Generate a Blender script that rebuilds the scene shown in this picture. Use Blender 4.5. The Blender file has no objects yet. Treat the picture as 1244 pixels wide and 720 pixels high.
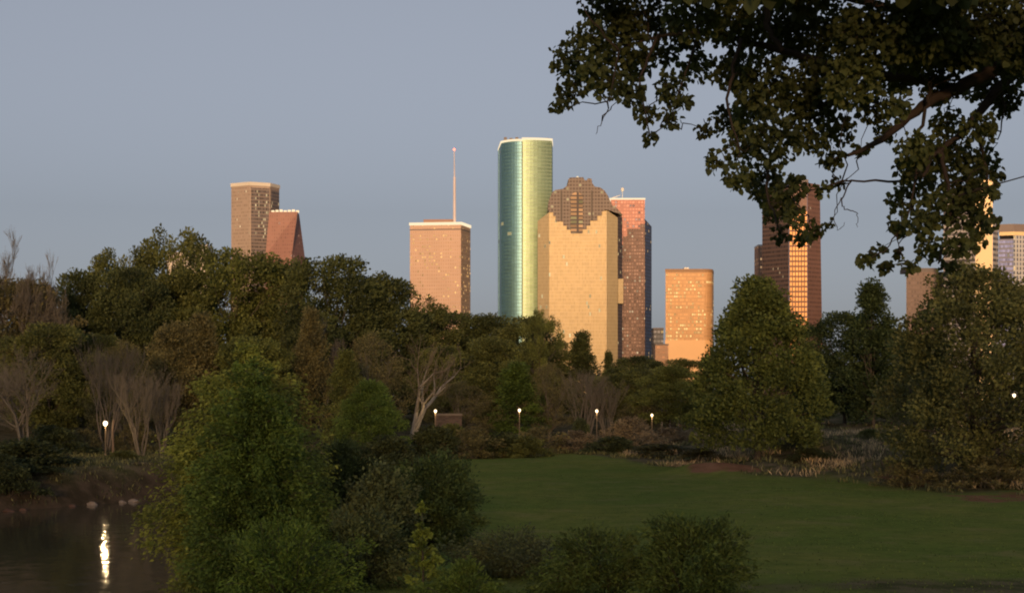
import bpy, math, random
import numpy as np
from mathutils import Vector

# ------------------------------------------------------------------ camera, sky, sun, exposure
S = bpy.context.scene
COL = S.collection
F = 2000.0            # focal length in photograph pixels (1244 wide)
CX, HY, CAMZ = 622.0, 480.0, 8.0

cam_d = bpy.data.cameras.new('camera')
cam = bpy.data.objects.new('camera', cam_d)
COL.objects.link(cam)
cam.location = (0, 0, CAMZ)
cam.rotation_euler = (math.radians(90), 0, 0)
cam_d.sensor_width = 36
cam_d.lens = 36 * F / 1244
cam_d.shift_y = (HY - 360) / 1244
cam_d.clip_start = 0.2
cam_d.clip_end = 30000
S.camera = cam

SUN_EL, SUN_AZ = math.radians(3.3), math.radians(-2)   # azimuth: behind the camera, to its right
SKY_STRENGTH, SUN_STRENGTH, EXPOSURE = 0.15, 2.6, 0.58
SKY_TINT = (0.695, 0.735, 0.85)
world = bpy.data.worlds.new('World')
S.world = world
world.use_nodes = True
wn, wl = world.node_tree.nodes, world.node_tree.links
bg = wn['Background']
sky = wn.new('ShaderNodeTexSky')
sky.sky_type = 'NISHITA'
sky.sun_disc = False
sky.sun_elevation = SUN_EL
sky.sun_rotation = math.pi - SUN_AZ
sky.air_density = 1.0
sky.dust_density = 0.6
sky.ozone_density = 2.8
hsv = wn.new('ShaderNodeHueSaturation')
hsv.inputs['Saturation'].default_value = 0.15
wl.new(sky.outputs[0], hsv.inputs['Color'])
wb = wn.new('ShaderNodeMix'); wb.data_type = 'RGBA'; wb.blend_type = 'MULTIPLY'
wb.inputs[0].default_value = 1.0
wb.inputs[7].default_value = (*SKY_TINT, 1)
wl.new(hsv.outputs[0], wb.inputs[6])
wl.new(wb.outputs[2], bg.inputs[0])
bg.inputs[1].default_value = SKY_STRENGTH

sun_d = bpy.data.lights.new('sun', 'SUN')
sun_d.energy = SUN_STRENGTH
sun_d.angle = math.radians(9)     # the broad afterglow of a sun just down
sun_d.color = (1.0, 0.63, 0.32)
sun = bpy.data.objects.new('sun', sun_d)
COL.objects.link(sun)
to_sun = Vector((math.sin(SUN_AZ) * math.cos(SUN_EL), -math.cos(SUN_AZ) * math.cos(SUN_EL), math.sin(SUN_EL)))
sun.rotation_euler = to_sun.to_track_quat('Z', 'Y').to_euler()
sun.location = (0, -50, 120)

S.view_settings.view_transform = 'Standard'
S.view_settings.look = 'None'
S.view_settings.exposure = EXPOSURE
S.view_settings.gamma = 1
S.cycles.filter_width = 2.0
S.cycles.max_bounces = 6
S.cycles.diffuse_bounces = 3
S.cycles.glossy_bounces = 3
S.cycles.transmission_bounces = 3

# ------------------------------------------------------------------ helpers
rng = np.random.default_rng(7)

def tag(o, label=None, cat=None, group=None, kind=None):
    if label: o['label'] = label
    if cat: o['category'] = cat
    if group: o['group'] = group
    if kind: o['kind'] = kind
    return o

def empty(name, loc=(0, 0, 0), rz=0.0):
    o = bpy.data.objects.new(name, None)
    o.empty_display_size = 0.5
    COL.objects.link(o)
    o.location = loc
    o.rotation_euler = (0, 0, rz)
    return o

def link_mesh(name, me, parent=None):
    o = bpy.data.objects.new(name, me)
    COL.objects.link(o)
    if parent: o.parent = parent
    return o

def dup(root, loc, scale=(1, 1, 1), rz=0.0, color=None):
    r = root.copy()
    COL.objects.link(r)
    r.location = loc; r.scale = scale; r.rotation_euler = (0, 0, rz)
    for ch in root.children:
        c = ch.copy(); COL.objects.link(c); c.parent = r
        if color and ch.name.startswith(('crown', 'leaves')): c.color = (*color, 1)
        for g in ch.children:
            d = g.copy(); COL.objects.link(d); d.parent = c
    return r

def sstep(a, b, x):
    t = np.clip((np.asarray(x, float) - a) / (b - a), 0, 1)
    return t * t * (3 - 2 * t)

class MB:
    """collects shapes and links them as ONE mesh with metric UVs"""
    def __init__(s): s.v = []; s.f = []
    def add(s, vs, fs):
        n = len(s.v)
        s.v += [tuple(map(float, p)) for p in vs]
        s.f += [tuple(i + n for i in f) for f in fs]
        return s
    def prism(s, poly, z0, z1, top=None, zt=None):
        """vertical prism on a counter-clockwise plan; zt gives one top height per corner"""
        n = len(poly); top = top or poly
        zt = zt or [z1] * n
        vs = [(x, y, z0) for x, y in poly] + [(x, y, z) for (x, y), z in zip(top, zt)]
        fs = [(i, (i + 1) % n, (i + 1) % n + n, i + n) for i in range(n)]
        fs += [tuple(range(n, 2 * n)), tuple(range(n - 1, -1, -1))]
        return s.add(vs, fs)
    def slab(s, poly, y0, y1):
        """outline in x, z (counter-clockwise seen from -y) given thickness y0..y1"""
        n = len(poly)
        vs = [(x, y0, z) for x, z in poly] + [(x, y1, z) for x, z in poly]
        fs = [tuple(range(n)), tuple(range(2 * n - 1, n - 1, -1))]
        fs += [(i + n, (i + 1) % n + n, (i + 1) % n, i) for i in range(n)]
        return s.add(vs, fs)
    def box(s, x0, x1, y0, y1, z0, z1):
        return s.prism([(x0, y0), (x1, y0), (x1, y1), (x0, y1)], z0, z1)
    def tube(s, pts, rad, k=6, caps=True):
        P = np.asarray(pts, float)
        T = np.gradient(P, axis=0)
        T /= np.linalg.norm(T, axis=1)[:, None] + 1e-9
        ref = np.array([0.31, 0.87, 0.38]) if abs(T[:, 2]).mean() > 0.5 else np.array([0.05, 0.1, 1.0])
        A = np.cross(T, ref); A /= np.linalg.norm(A, axis=1)[:, None] + 1e-9
        B = np.cross(T, A)
        th = np.arange(k) * 2 * math.pi / k
        R = np.asarray(rad, float)[:, None, None]
        V = P[:, None, :] + R * (np.cos(th)[None, :, None] * A[:, None, :] + np.sin(th)[None, :, None] * B[:, None, :])
        m = len(P)
        fs = []
        for i in range(m - 1):
            for j in range(k):
                a, b = i * k + j, i * k + (j + 1) % k
                fs.append((a, a + k, b + k, b))
        if caps:
            fs.append(tuple(range(k))); fs.append(tuple(range((m - 1) * k + k - 1, (m - 1) * k - 1, -1)))
        return s.add(V.reshape(-1, 3), fs)
    def lathe(s, prof, k=12, c=(0, 0)):
        vs = []; fs = []
        for r, z in prof:
            for j in range(k):
                a = 2 * math.pi * j / k
                vs.append((c[0] + r * math.cos(a), c[1] + r * math.sin(a), z))
        for i in range(len(prof) - 1):
            for j in range(k):
                a, b = i * k + j, i * k + (j + 1) % k
                fs.append((a, b, b + k, a + k))
        fs.append(tuple(range(k - 1, -1, -1)))
        fs.append(tuple(range((len(prof) - 1) * k, len(prof) * k)))
        return s.add(vs, fs)
    def build(s, name, mat, parent=None, smooth=False):
        me = bpy.data.meshes.new(name)
        me.from_pydata(s.v, [], s.f)
        me.update()
        uv = me.uv_layers.new(name='UVMap')
        for p in me.polygons:
            n = p.normal
            t = Vector((-n.y, n.x, 0))
            if abs(n.z) > 0.75 or t.length < 1e-5:
                for li in p.loop_indices:
                    c = me.vertices[me.loops[li].vertex_index].co
                    uv.data[li].uv = (c.x, c.y)
            else:
                t.normalize()
                for li in p.loop_indices:
                    c = me.vertices[me.loops[li].vertex_index].co
                    uv.data[li].uv = (c.dot(t) + 500, c.z + 100)
        if smooth: me.shade_smooth()
        me.materials.append(mat)
        return link_mesh(name, me, parent)

def fast_mesh(name, V, FQ, mat, attrs=None):
    """V (n,3), FQ (m,k) faces of one size"""
    me = bpy.data.meshes.new(name)
    V = np.ascontiguousarray(V, dtype=np.float32); FQ = np.ascontiguousarray(FQ, dtype=np.int32)
    m, k = FQ.shape
    me.vertices.add(len(V)); me.vertices.foreach_set('co', V.ravel())
    me.loops.add(m * k); me.loops.foreach_set('vertex_index', FQ.ravel())
    me.polygons.add(m)
    me.polygons.foreach_set('loop_start', np.arange(0, m * k, k, dtype=np.int32))
    for nm, arr in (attrs or {}).items():
        a = me.attributes.new(nm, 'FLOAT', 'POINT')
        a.data.foreach_set('value', np.ascontiguousarray(arr, dtype=np.float32))
    me.update(calc_edges=True)
    me.validate()
    me.materials.append(mat)
    return me

# ------------------------------------------------------------------ materials
def new_mat(name):
    m = bpy.data.materials.new(name)
    m.use_nodes = True
    nt = m.node_tree
    for n in list(nt.nodes): nt.nodes.remove(n)
    out = nt.nodes.new('ShaderNodeOutputMaterial')
    return m, nt, out

def N(nt, kind, **kw):
    n = nt.nodes.new(kind)
    for k, v in kw.items():
        if k.startswith('i_'):
            key = k[2:]
            n.inputs[int(key) if key.isdigit() else key.replace('_', ' ')].default_value = v
        else: setattr(n, k, v)
    return n

def math_n(nt, op, a, b=None, c=None):
    n = nt.nodes.new('ShaderNodeMath'); n.operation = op
    for i, x in enumerate((a, b, c)):
        if x is None: continue
        if isinstance(x, (int, float)): n.inputs[i].default_value = x
        else: nt.links.new(x, n.inputs[i])
    return n.outputs[0]

def mix_col(nt, fac, a, b, blend='MIX'):
    n = nt.nodes.new('ShaderNodeMix'); n.data_type = 'RGBA'; n.blend_type = blend
    for idx, x in ((0, fac), (6, a), (7, b)):
        if isinstance(x, (int, float)): n.inputs[idx].default_value = x
        elif isinstance(x, tuple): n.inputs[idx].default_value = (*x[:3], 1)
        else: nt.links.new(x, n.inputs[idx])
    return n.outputs[2]

def plain(name, rgb, rough=0.7, var=0.25, scale=1.5, metal=0.0, spec=0.3, bump=0.0):
    m, nt, out = new_mat(name)
    b = N(nt, 'ShaderNodeBsdfPrincipled')
    tc = N(nt, 'ShaderNodeTexCoord')
    nz = N(nt, 'ShaderNodeTexNoise', i_Scale=scale, i_Detail=5.0)
    nt.links.new(tc.outputs['Object'], nz.inputs['Vector'])
    lo = tuple(c * (1 - var) for c in rgb); hi = tuple(min(1, c * (1 + var)) for c in rgb)
    nt.links.new(mix_col(nt, nz.outputs['Fac'], lo, hi), b.inputs['Base Color'])
    b.inputs['Roughness'].default_value = rough
    b.inputs['Metallic'].default_value = metal
    b.inputs['Specular IOR Level'].default_value = spec
    if bump:
        bp = N(nt, 'ShaderNodeBump', i_Strength=bump)
        nt.links.new(nz.outputs['Fac'], bp.inputs['Height']); nt.links.new(bp.outputs[0], b.inputs['Normal'])
    nt.links.new(b.outputs[0], out.inputs[0])
    return m

def emit(name, rgb, strength):
    m, nt, out = new_mat(name)
    e = N(nt, 'ShaderNodeEmission', i_Strength=strength)
    e.inputs[0].default_value = (*rgb, 1)
    nt.links.new(e.outputs[0], out.inputs[0])
    return m

def leaf_mat(name, trans=0.32, warm=(1.14, 1.0, 0.7)):
    """object colour times a per-leaf tint"""
    m, nt, out = new_mat(name)
    oi = N(nt, 'ShaderNodeObjectInfo')
    at = N(nt, 'ShaderNodeAttribute', attribute_name='tint')
    k = math_n(nt, 'MULTIPLY_ADD', at.outputs['Fac'], 2.5, 0.58)
    cm = N(nt, 'ShaderNodeVectorMath', operation='SCALE')
    nt.links.new(oi.outputs['Color'], cm.inputs[0]); nt.links.new(k, cm.inputs['Scale'])
    yel = mix_col(nt, 1.0, cm.outputs[0], warm, 'MULTIPLY')
    fac = math_n(nt, 'SMOOTH_MIN', math_n(nt, 'MULTIPLY', at.outputs['Fac'], 0.7), 0.6, 0.1)
    col = mix_col(nt, fac, cm.outputs[0], yel)
    d = N(nt, 'ShaderNodeBsdfPrincipled', i_Roughness=0.6)
    d.inputs['Specular IOR Level'].default_value = 0.25
    t = N(nt, 'ShaderNodeBsdfTranslucent')
    nt.links.new(col, d.inputs['Base Color']); nt.links.new(col, t.inputs['Color'])
    mx = N(nt, 'ShaderNodeMixShader', i_0=trans)
    nt.links.new(d.outputs[0], mx.inputs[1]); nt.links.new(t.outputs[0], mx.inputs[2])
    nt.links.new(mx.outputs[0], out.inputs[0])
    return m

def facade(name, wall, glass, floor=4.0, bay=3.2, wu=0.72, wv=0.6, lit=0.05, litc=(1.0, 0.62, 0.25), lits=1.2,
           rough=0.5, metal=0.6, wrough=0.6, seed=0.0, vary=0.35, band=None, patch=0.08):
    """storeys and window bays on metric UVs; a few rooms lit"""
    m, nt, out = new_mat(name)
    uv = N(nt, 'ShaderNodeUVMap')
    sp = N(nt, 'ShaderNodeSeparateXYZ'); nt.links.new(uv.outputs[0], sp.inputs[0])
    u = math_n(nt, 'DIVIDE', sp.outputs[0], bay); v = math_n(nt, 'DIVIDE', sp.outputs[1], floor)
    fu, fv = math_n(nt, 'FRACT', u), math_n(nt, 'FRACT', v)
    cu, cv = math_n(nt, 'FLOOR', u), math_n(nt, 'FLOOR', v)
    mu = math_n(nt, 'LESS_THAN', math_n(nt, 'ABSOLUTE', math_n(nt, 'SUBTRACT', fu, 0.5)), wu / 2)
    mv = math_n(nt, 'LESS_THAN', math_n(nt, 'ABSOLUTE', math_n(nt, 'SUBTRACT', fv, 0.5)), wv / 2)
    mask = math_n(nt, 'MULTIPLY', mu, mv)
    cb = N(nt, 'ShaderNodeCombineXYZ', i_Z=seed); nt.links.new(cu, cb.inputs[0]); nt.links.new(cv, cb.inputs[1])
    wn_ = N(nt, 'ShaderNodeTexWhiteNoise', noise_dimensions='3D'); nt.links.new(cb.outputs[0], wn_.inputs['Vector'])
    # where tenants are still in: storey-long patches
    sc = N(nt, 'ShaderNodeVectorMath', operation='MULTIPLY'); sc.inputs[1].default_value = (patch, patch * 9, 1)
    nt.links.new(cb.outputs[0], sc.inputs[0])
    nz = N(nt, 'ShaderNodeTexNoise', i_Scale=1.0, i_Detail=2.0); nt.links.new(sc.outputs[0], nz.inputs['Vector'])
    dens = math_n(nt, 'MULTIPLY', math_n(nt, 'POWER', nz.outputs['Fac'], 3.0), lit * 9.0)
    islit = math_n(nt, 'MULTIPLY', math_n(nt, 'LESS_THAN', wn_.outputs['Value'], dens), mask)
    # wall
    w = N(nt, 'ShaderNodeBsdfPrincipled', i_Roughness=wrough)
    nw = N(nt, 'ShaderNodeTexNoise', i_Scale=0.05, i_Detail=4.0); nt.links.new(uv.outputs[0], nw.inputs['Vector'])
    nt.links.new(mix_col(nt, nw.outputs['Fac'], tuple(c * .85 for c in wall), tuple(c * 1.15 for c in wall)), w.inputs['Base Color'])
    # glass, each pane a shade of its own (blinds, rooms)
    sep = N(nt, 'ShaderNodeSeparateColor'); nt.links.new(wn_.outputs['Color'], sep.inputs[0])
    g = N(nt, 'ShaderNodeBsdfPrincipled', i_Roughness=rough, i_Metallic=metal)
    nt.links.new(mix_col(nt, sep.outputs[1], tuple(c * (1 - vary) for c in glass), tuple(min(1, c * (1 + vary)) for c in glass)), g.inputs['Base Color'])
    # panes sit at slightly different tilts
    geo = N(nt, 'ShaderNodeNewGeometry')
    off = N(nt, 'ShaderNodeVectorMath', operation='SUBTRACT'); off.inputs[1].default_value = (.5, .5, .5)
    nt.links.new(wn_.outputs['Color'], off.inputs[0])
    so = N(nt, 'ShaderNodeVectorMath', operation='SCALE'); so.inputs['Scale'].default_value = 0.035
    nt.links.new(off.outputs[0], so.inputs[0])
    ad = N(nt, 'ShaderNodeVectorMath', operation='ADD'); nt.links.new(geo.outputs['Normal'], ad.inputs[0]); nt.links.new(so.outputs[0], ad.inputs[1])
    no = N(nt, 'ShaderNodeVectorMath', operation='NORMALIZE'); nt.links.new(ad.outputs[0], no.inputs[0])
    nt.links.new(no.outputs[0], g.inputs['Normal'])
    em = N(nt, 'ShaderNodeEmission'); em.inputs[0].default_value = (*litc, 1)
    nt.links.new(math_n(nt, 'MULTIPLY', math_n(nt, 'ADD', sep.outputs[2], 0.5), lits * 0.45), em.inputs[1])
    m1 = N(nt, 'ShaderNodeMixShader'); nt.links.new(mask, m1.inputs[0]); nt.links.new(w.outputs[0], m1.inputs[1]); nt.links.new(g.outputs[0], m1.inputs[2])
    m2 = N(nt, 'ShaderNodeMixShader'); nt.links.new(islit, m2.inputs[0]); nt.links.new(m1.outputs[0], m2.inputs[1]); nt.links.new(em.outputs[0], m2.inputs[2])
    nt.links.new(m2.outputs[0], out.inputs[0])
    return m

LEAF = leaf_mat('leaf')
BARK = plain('bark', (0.10, 0.08, 0.06), 0.9, 0.35, 3.0, bump=0.4)
PALE_BARK = plain('pale_bark', (0.28, 0.24, 0.19), 0.85, 0.3, 2.0, bump=0.3)
TWIG = plain('twig', (0.19, 0.16, 0.12), 0.9, 0.3, 2.0)

# ------------------------------------------------------------------ terrain
def far_bank(x): return np.maximum(135.0, np.minimum(193.0, 191.0 + 1.6 * (x + 40)))
def right_bank(y): return np.interp(y, [0, 60, 95, 187], [-13, -14, -17, -37])

def lawn_edge(x):   # depth of the far edge of the mown grass
    return np.interp(x, [-20, -5, 8, 14, 19, 24, 30, 36, 45, 80], [205, 208, 222, 205, 172, 163, 153, 138, 128, 126])

def ground_z(x, y):
    x = np.asarray(x, float); y = np.asarray(y, float)
    z = 6.35 * (1 - sstep(6, 46, y)) * sstep(-60, -6, y) + (6.35) * (1 - sstep(-60, -6, y))
    z = z + 117.0 * sstep(-350, -1200, y) * (1 - sstep(-1300, -2600, y))   # unseen ridge added behind the viewer to shade the park from the sun
    z = z + 3.5 * sstep(235, 330, y) * (1 - sstep(420, 700, y))
    le = lawn_edge(x)
    z = z + 2.6 * sstep(0, 55, y - le) * sstep(14, 34, x) * (1 - sstep(420, 700, y))
    # water course
    d = np.minimum(far_bank(x) - y, right_bank(y) - x)
    d = np.minimum(d, y - 30)
    z = z - 5.6 * sstep(-9, 5, d) * (y > 20)
    # unevenness
    w = sstep(50, 70, y) * (1 - sstep(450, 600, y))
    z = z + w * (0.16 * np.sin(x * 0.21 + y * 0.07) * np.sin(y * 0.11 - x * 0.05) + 0.07 * np.sin(x * 0.7 + 1.3) * np.sin(y * 0.45))
    m = sstep(2, 18, y - le) * sstep(16, 24, x)
    z = z + w * m * (0.55 * np.sin(x * 0.5 + 0.8) * np.sin(y * 0.21 + x * 0.1) + 0.3 * np.sin(x * 1.1 + y * 0.35))
    for mx, my, mr, mh in ((22.0, 169.5, 4.0, 0.9), (19.0, 171.5, 3.0, 0.5), (36.5, 160.0, 3.5, 0.6)):
        z = z + mh * np.exp(-(((x - mx) / mr) ** 2 + ((y - my) / (mr * 0.8)) ** 2))
    return z

def gz(x, y): return float(ground_z(x, y))

def axis(core0, core1, step, far, far0=None):
    a = list(np.arange(core0, core1 + .01, step))
    s = step; x = a[-1]
    while x < far: s *= 1.22; x += s; a.append(x)
    s = step; x = a[0]; b = []
    lo = far0 if far0 is not None else -far
    while x > lo: s *= 1.22; x -= s; b.append(x)
    return np.array(b[::-1] + a)

gx, gy = axis(-110, 110, 1.25, 9000), axis(40, 300, 1.25, 14000, -3000)
X, Y = np.meshgrid(gx, gy)
Z = ground_z(X, Y)
nx, ny = len(gx), len(gy)
idx = np.arange(nx * ny).reshape(ny, nx)
FQ = np.stack([idx[:-1, :-1], idx[:-1, 1:], idx[1:, 1:], idx[1:, :-1]], -1).reshape(-1, 4)
xf, yf = X.ravel(), Y.ravel()
le = lawn_edge(xf)
dry = sstep(-1, 8, yf - le + 2.5 * np.sin(xf * .55) + 1.5 * np.sin(xf * 1.7 + yf * .3))
dwat = np.minimum(far_bank(xf) - yf, right_bank(yf) - xf)
dry = np.maximum(dry, .85 * sstep(-12, -22, xf) * (yf > 100))
for mx, my, rx, ry in ((19, 68.5, 9, 2.6), (27, 70, 9, 2.8)):
    dry = np.maximum(dry, .9 * (1 - sstep(.2, 1.4, ((xf - mx) / rx) ** 2 + ((yf - my) / ry) ** 2 + .3 * np.sin(xf * 1.1) + .2 * np.sin(xf * 2.3 + yf))))
bank = sstep(-9, -3, dwat + 1.2 * np.sin(xf * .6 + yf * .4)) * (yf > 60)
dirt = np.zeros_like(xf)
for mx, my, rx, ry in ((21.8, 168.5, 4.4, 3.4), (36.0, 152.0, 2.6, 7.0), (43.0, 128.0, 9.0, 7.0)):
    q = ((xf - mx) / rx) ** 2 + ((yf - my) / ry) ** 2 + 0.35 * np.sin(xf * 1.3 + my) + 0.3 * np.sin(yf * .9 + xf * .5)
    dirt = np.maximum(dirt, 1 - sstep(0.3, 1.25, q))

def ground_mat():
    m, nt, out = new_mat('ground')
    tc = N(nt, 'ShaderNodeTexCoord')
    def noise(scale, detail=5, vec=None):
        n = N(nt, 'ShaderNodeTexNoise', i_Scale=scale, i_Detail=float(detail), i_Roughness=0.62)
        nt.links.new(tc.outputs['Object'], n.inputs['Vector']); return n.outputs['Fac']
    def att(nm): return N(nt, 'ShaderNodeAttribute', attribute_name=nm).outputs['Fac']
    def ramp(x, lo, hi):
        r = N(nt, 'ShaderNodeMapRange', interpolation_type='SMOOTHSTEP'); nt.links.new(x, r.inputs[0])
        r.inputs[1].default_value = lo; r.inputs[2].default_value = hi; return r.outputs[0]
    big, mid, fine = noise(0.07, 4), noise(0.5, 6), noise(5.0, 6)
    c = mix_col(nt, ramp(big, .35, .65), (0.19, 0.255, 0.052), (0.275, 0.285, 0.068))
    c = mix_col(nt, math_n(nt, 'MULTIPLY', ramp(mid, .35, .7), .55), c, (0.110, 0.165, 0.036))
    patch_ = noise(0.22, 5)
    c = mix_col(nt, math_n(nt, 'MULTIPLY', ramp(patch_, .5, .72), .65), c, (0.33, 0.285, 0.11))
    c = mix_col(nt, math_n(nt, 'MULTIPLY', ramp(noise(1.3, 6), .48, .7), .5), c, (0.085, 0.125, 0.03))
    c = mix_col(nt, math_n(nt, 'MULTIPLY', ramp(fine, .4, .75), .6), c, (0.27, 0.25, 0.085))
    dr = mix_col(nt, ramp(mid, .35, .65), (0.085, 0.088, 0.040), (0.27, 0.205, 0.125))
    dr = mix_col(nt, math_n(nt, 'MULTIPLY', ramp(fine, .35, .7), .5), dr, (0.12, 0.10, 0.052))
    c = mix_col(nt, att('dry'), c, dr)
    bk = mix_col(nt, ramp(mid, .35, .65), (0.075, 0.056, 0.034), (0.15, 0.105, 0.068))
    c = mix_col(nt, att('bank'), c, bk)
    di = mix_col(nt, ramp(mid, .3, .7), (0.24, 0.120, 0.066), (0.36, 0.190, 0.11))
    edge = math_n(nt, 'MULTIPLY', att('dirt'), math_n(nt, 'ADD', math_n(nt, 'MULTIPLY', mid, 1.2), .35))
    c = mix_col(nt, ramp(edge, .25, .8), c, di)
    b = N(nt, 'ShaderNodeBsdfPrincipled', i_Roughness=0.95)
    b.inputs['Specular IOR Level'].default_value = 0.0
    nt.links.new(c, b.inputs['Base Color'])
    bp = N(nt, 'ShaderNodeBump', i_Strength=0.5, i_Distance=0.25)
    nt.links.new(math_n(nt, 'ADD', fine, mid), bp.inputs['Height']); nt.links.new(bp.outputs[0], b.inputs['Normal'])
    nt.links.new(b.outputs[0], out.inputs[0])
    return m

gme = fast_mesh('ground', np.stack([xf, yf, Z.ravel()], 1), FQ, ground_mat(), {'dry': dry, 'bank': bank, 'dirt': dirt})
gme.shade_smooth()
tag(link_mesh('ground', gme), 'park ground of lawn, earth banks and dry grass', None, None, 'structure')

def water_mat():
    m, nt, out = new_mat('water')
    tc = N(nt, 'ShaderNodeTexCoord')
    mp = N(nt, 'ShaderNodeMapping'); mp.inputs['Scale'].default_value = (1.0, 0.55, 1)
    nt.links.new(tc.outputs['Object'], mp.inputs[0])
    n1 = N(nt, 'ShaderNodeTexNoise', i_Scale=0.9, i_Detail=3.0); nt.links.new(mp.outputs[0], n1.inputs['Vector'])
    n2 = N(nt, 'ShaderNodeTexNoise', i_Scale=0.12, i_Detail=2.0); nt.links.new(mp.outputs[0], n2.inputs['Vector'])
    h = math_n(nt, 'ADD', math_n(nt, 'MULTIPLY', n1.outputs['Fac'], 0.09), math_n(nt, 'MULTIPLY', n2.outputs['Fac'], 0.22))
    bp = N(nt, 'ShaderNodeBump', i_Strength=0.35, i_Distance=1.0); nt.links.new(h, bp.inputs['Height'])
    b = N(nt, 'ShaderNodeBsdfPrincipled', i_Roughness=0.06, i_IOR=1.333)
    b.inputs['Base Color'].default_value = (0.11, 0.086, 0.050, 1)
    nt.links.new(bp.outputs[0], b.inputs['Normal'])
    nt.links.new(b.outputs[0], out.inputs[0])
    return m
w = MB(); w.add([(-160, 34, -4), (10, 34, -4), (10, 215, -4), (-160, 215, -4)], [(0, 1, 2, 3)])
tag(w.build('water', water_mat()), 'still brown bayou water reflecting the trees', None, None, 'structure')

# ------------------------------------------------------------------ towers (true scale, about 1.9 km away)
class Site:
    """plan and height helper for a building standing at depth D around photo column pc"""
    def __init__(s, pc, D): s.D = D; s.X = (pc - CX) * D / F
    def x(s, px, dy=0.0): return (px - CX) * (s.D + dy) / F - s.X
    def z(s, py, dy=0.0): return CAMZ - (py - HY) * (s.D + dy) / F
    def p(s, px, dy=0.0): return (s.x(px, dy), dy)
    def loc(s): return (s.X, s.D, 0)
SKYLINE = 'downtown towers of the skyline'

roof_white = plain('roof_band_white', (0.72, 0.68, 0.62), 0.5, 0.08, 0.05)
roof_dark = plain('roof_dark', (0.16, 0.13, 0.12), 0.6, 0.2, 0.05)
steel = plain('mast_steel', (0.55, 0.48, 0.46), 0.5, 0.1, 0.2)
beacon_mat = emit('beacon_red', (1.0, 0.12, 0.06), 5.0)
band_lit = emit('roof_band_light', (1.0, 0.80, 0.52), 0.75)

# curved green glass tower -------------------------------------------------
t = Site(637, 1880)
root = empty('curved_glass_tower', t.loc())
tag(root, 'tallest tower, green glass with a curved left half and bright roof edge', 'skyscraper', SKYLINE)
green_glass = facade('green_glass', (0.30, 0.38, 0.24), (0.26, 0.34, 0.21), 4.1, 5.0, 0.95, 0.8, lit=0.007, litc=(1.0, .85, .45), lits=.6, rough=.5, metal=.7, wrough=.3, seed=1, vary=.05)
curve_glass_shaded = facade('green_glass_shaded', (0.12, 0.24, 0.23), (0.20, 0.37, 0.40), 4.1, 5.0, 0.95, 0.84, lit=0.007, litc=(1.0, .85, .45), lits=.6, rough=.5, metal=.85, wrough=.4, seed=31, vary=.06)  # same green glass, bluer and darker: the curve's dull reflection painted in
left = []
for k in range(11):                                  # quarter round turning away to the left
    a = k / 10 * math.pi / 2
    dx = t.x(604.5, 30) + (t.x(634, 2) - t.x(604.5, 30)) * (math.sin(a))
    left.append((dx, 2 + 42 * (1 - math.sin(math.pi / 2 * k / 10 + 0) ** 0.0001) + 36 * (1 - math.sqrt(max(0, 1 - (1 - math.sin(a)) ** 2)))))
plan_l = left + [(t.x(634, 2), 60), (t.x(606, 60), 60)]
MB().prism(plan_l, 0, t.z(171)).build('curved_shaft', curve_glass_shaded, root)
q = [t.p(634.6, 0)] + [(t.x(634.6, 0) + (t.x(670.5, 8) - t.x(634.6, 0)) * k / 8, 8 * (k / 8) ** 2.2) for k in range(1, 9)]
q += [(t.x(671.5, 52), 52), (t.x(634.6, 0), 52)]
MB().prism(q, 0, t.z(170)).build('flat_shaft', green_glass, root)
MB().box(t.x(633.7), t.x(635.0), -0.6, 3.0, 0, t.z(172)).build('seam', plain('seam_dark', (.10, .12, .08), .5, .1), root)
def grow(poly, d):
    c = np.mean(np.array(poly), axis=0); return [tuple(c + (np.array(p) - c) * (1 + d / np.linalg.norm(np.array(p) - c))) for p in poly]
b = MB(); b.prism(grow(plan_l, .8), t.z(171) + .02, t.z(168.6)); b.prism(grow(q, .8), t.z(170) + .02, t.z(167.2))
b.build('roof_edge', band_lit, root)
for px in (612, 619, 626, 641, 647, 655, 663): MB().box(t.x(px), t.x(px + 3.8), 14, 20, t.z(169), t.z(164.4 + (px % 2))).build('rooftop_plant', roof_dark, root)

# stepped-crown gold tower ---------------------------------------------------
t = Site(703, 1800)
root = empty('stepped_crown_tower', t.loc())
tag(root, 'broad gold tower with a brown stepped temple-like crown in front of the green one', 'skyscraper', SKYLINE)
gold = facade('gold_glass', (0.48, 0.36, 0.20), (0.33, 0.245, 0.13), 3.9, 1.7, 0.9, 0.95, lit=0.012, litc=(1, .8, .4), lits=.9, rough=.56, metal=.62, wrough=.35, seed=2, vary=.09)
gold_side_bright = facade('gold_glass_corner_bright', (0.58, 0.45, 0.27), (0.40, 0.31, 0.175), 3.9, 1.7, 0.9, 0.95, lit=0.006, litc=(1, .8, .4), lits=.8, rough=.56, metal=.6, wrough=.35, seed=3, vary=.06)  # paler copy of the gold glass: gleam of the angled bays painted in
granite = facade('brown_granite', (0.13, 0.085, 0.064), (0.075, 0.052, 0.042), 3.9, 3.4, 0.7, 0.62, lit=0.02, litc=(1, .72, .35), lits=.7, rough=.56, metal=.4, wrough=.5, seed=4, vary=.2)
zsh = t.z(256)
MB().prism([t.p(667, 0), t.p(737, 0), t.p(737.2, 50), t.p(667, 50)], 0, zsh).build('glass_shaft', gold, root)
b = MB()
b.prism([t.p(653.2, 4.5), t.p(666.9, .05), (t.x(666.9, .05), 48), t.p(653.2, 48)], 0, 0, zt=[t.z(268), t.z(258), t.z(258), t.z(268)])
o = b.build('corner_bay', gold_side_bright, root)
b = MB()
b.prism([t.p(737.1, .05), t.p(750.5, 4.5), (t.x(750.5, 4.5), 48), (t.x(737.1, .05), 48)], 0, 0, zt=[t.z(255), t.z(264), t.z(264), t.z(255)])
b.build('corner_bay', gold_side_bright, root)
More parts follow.
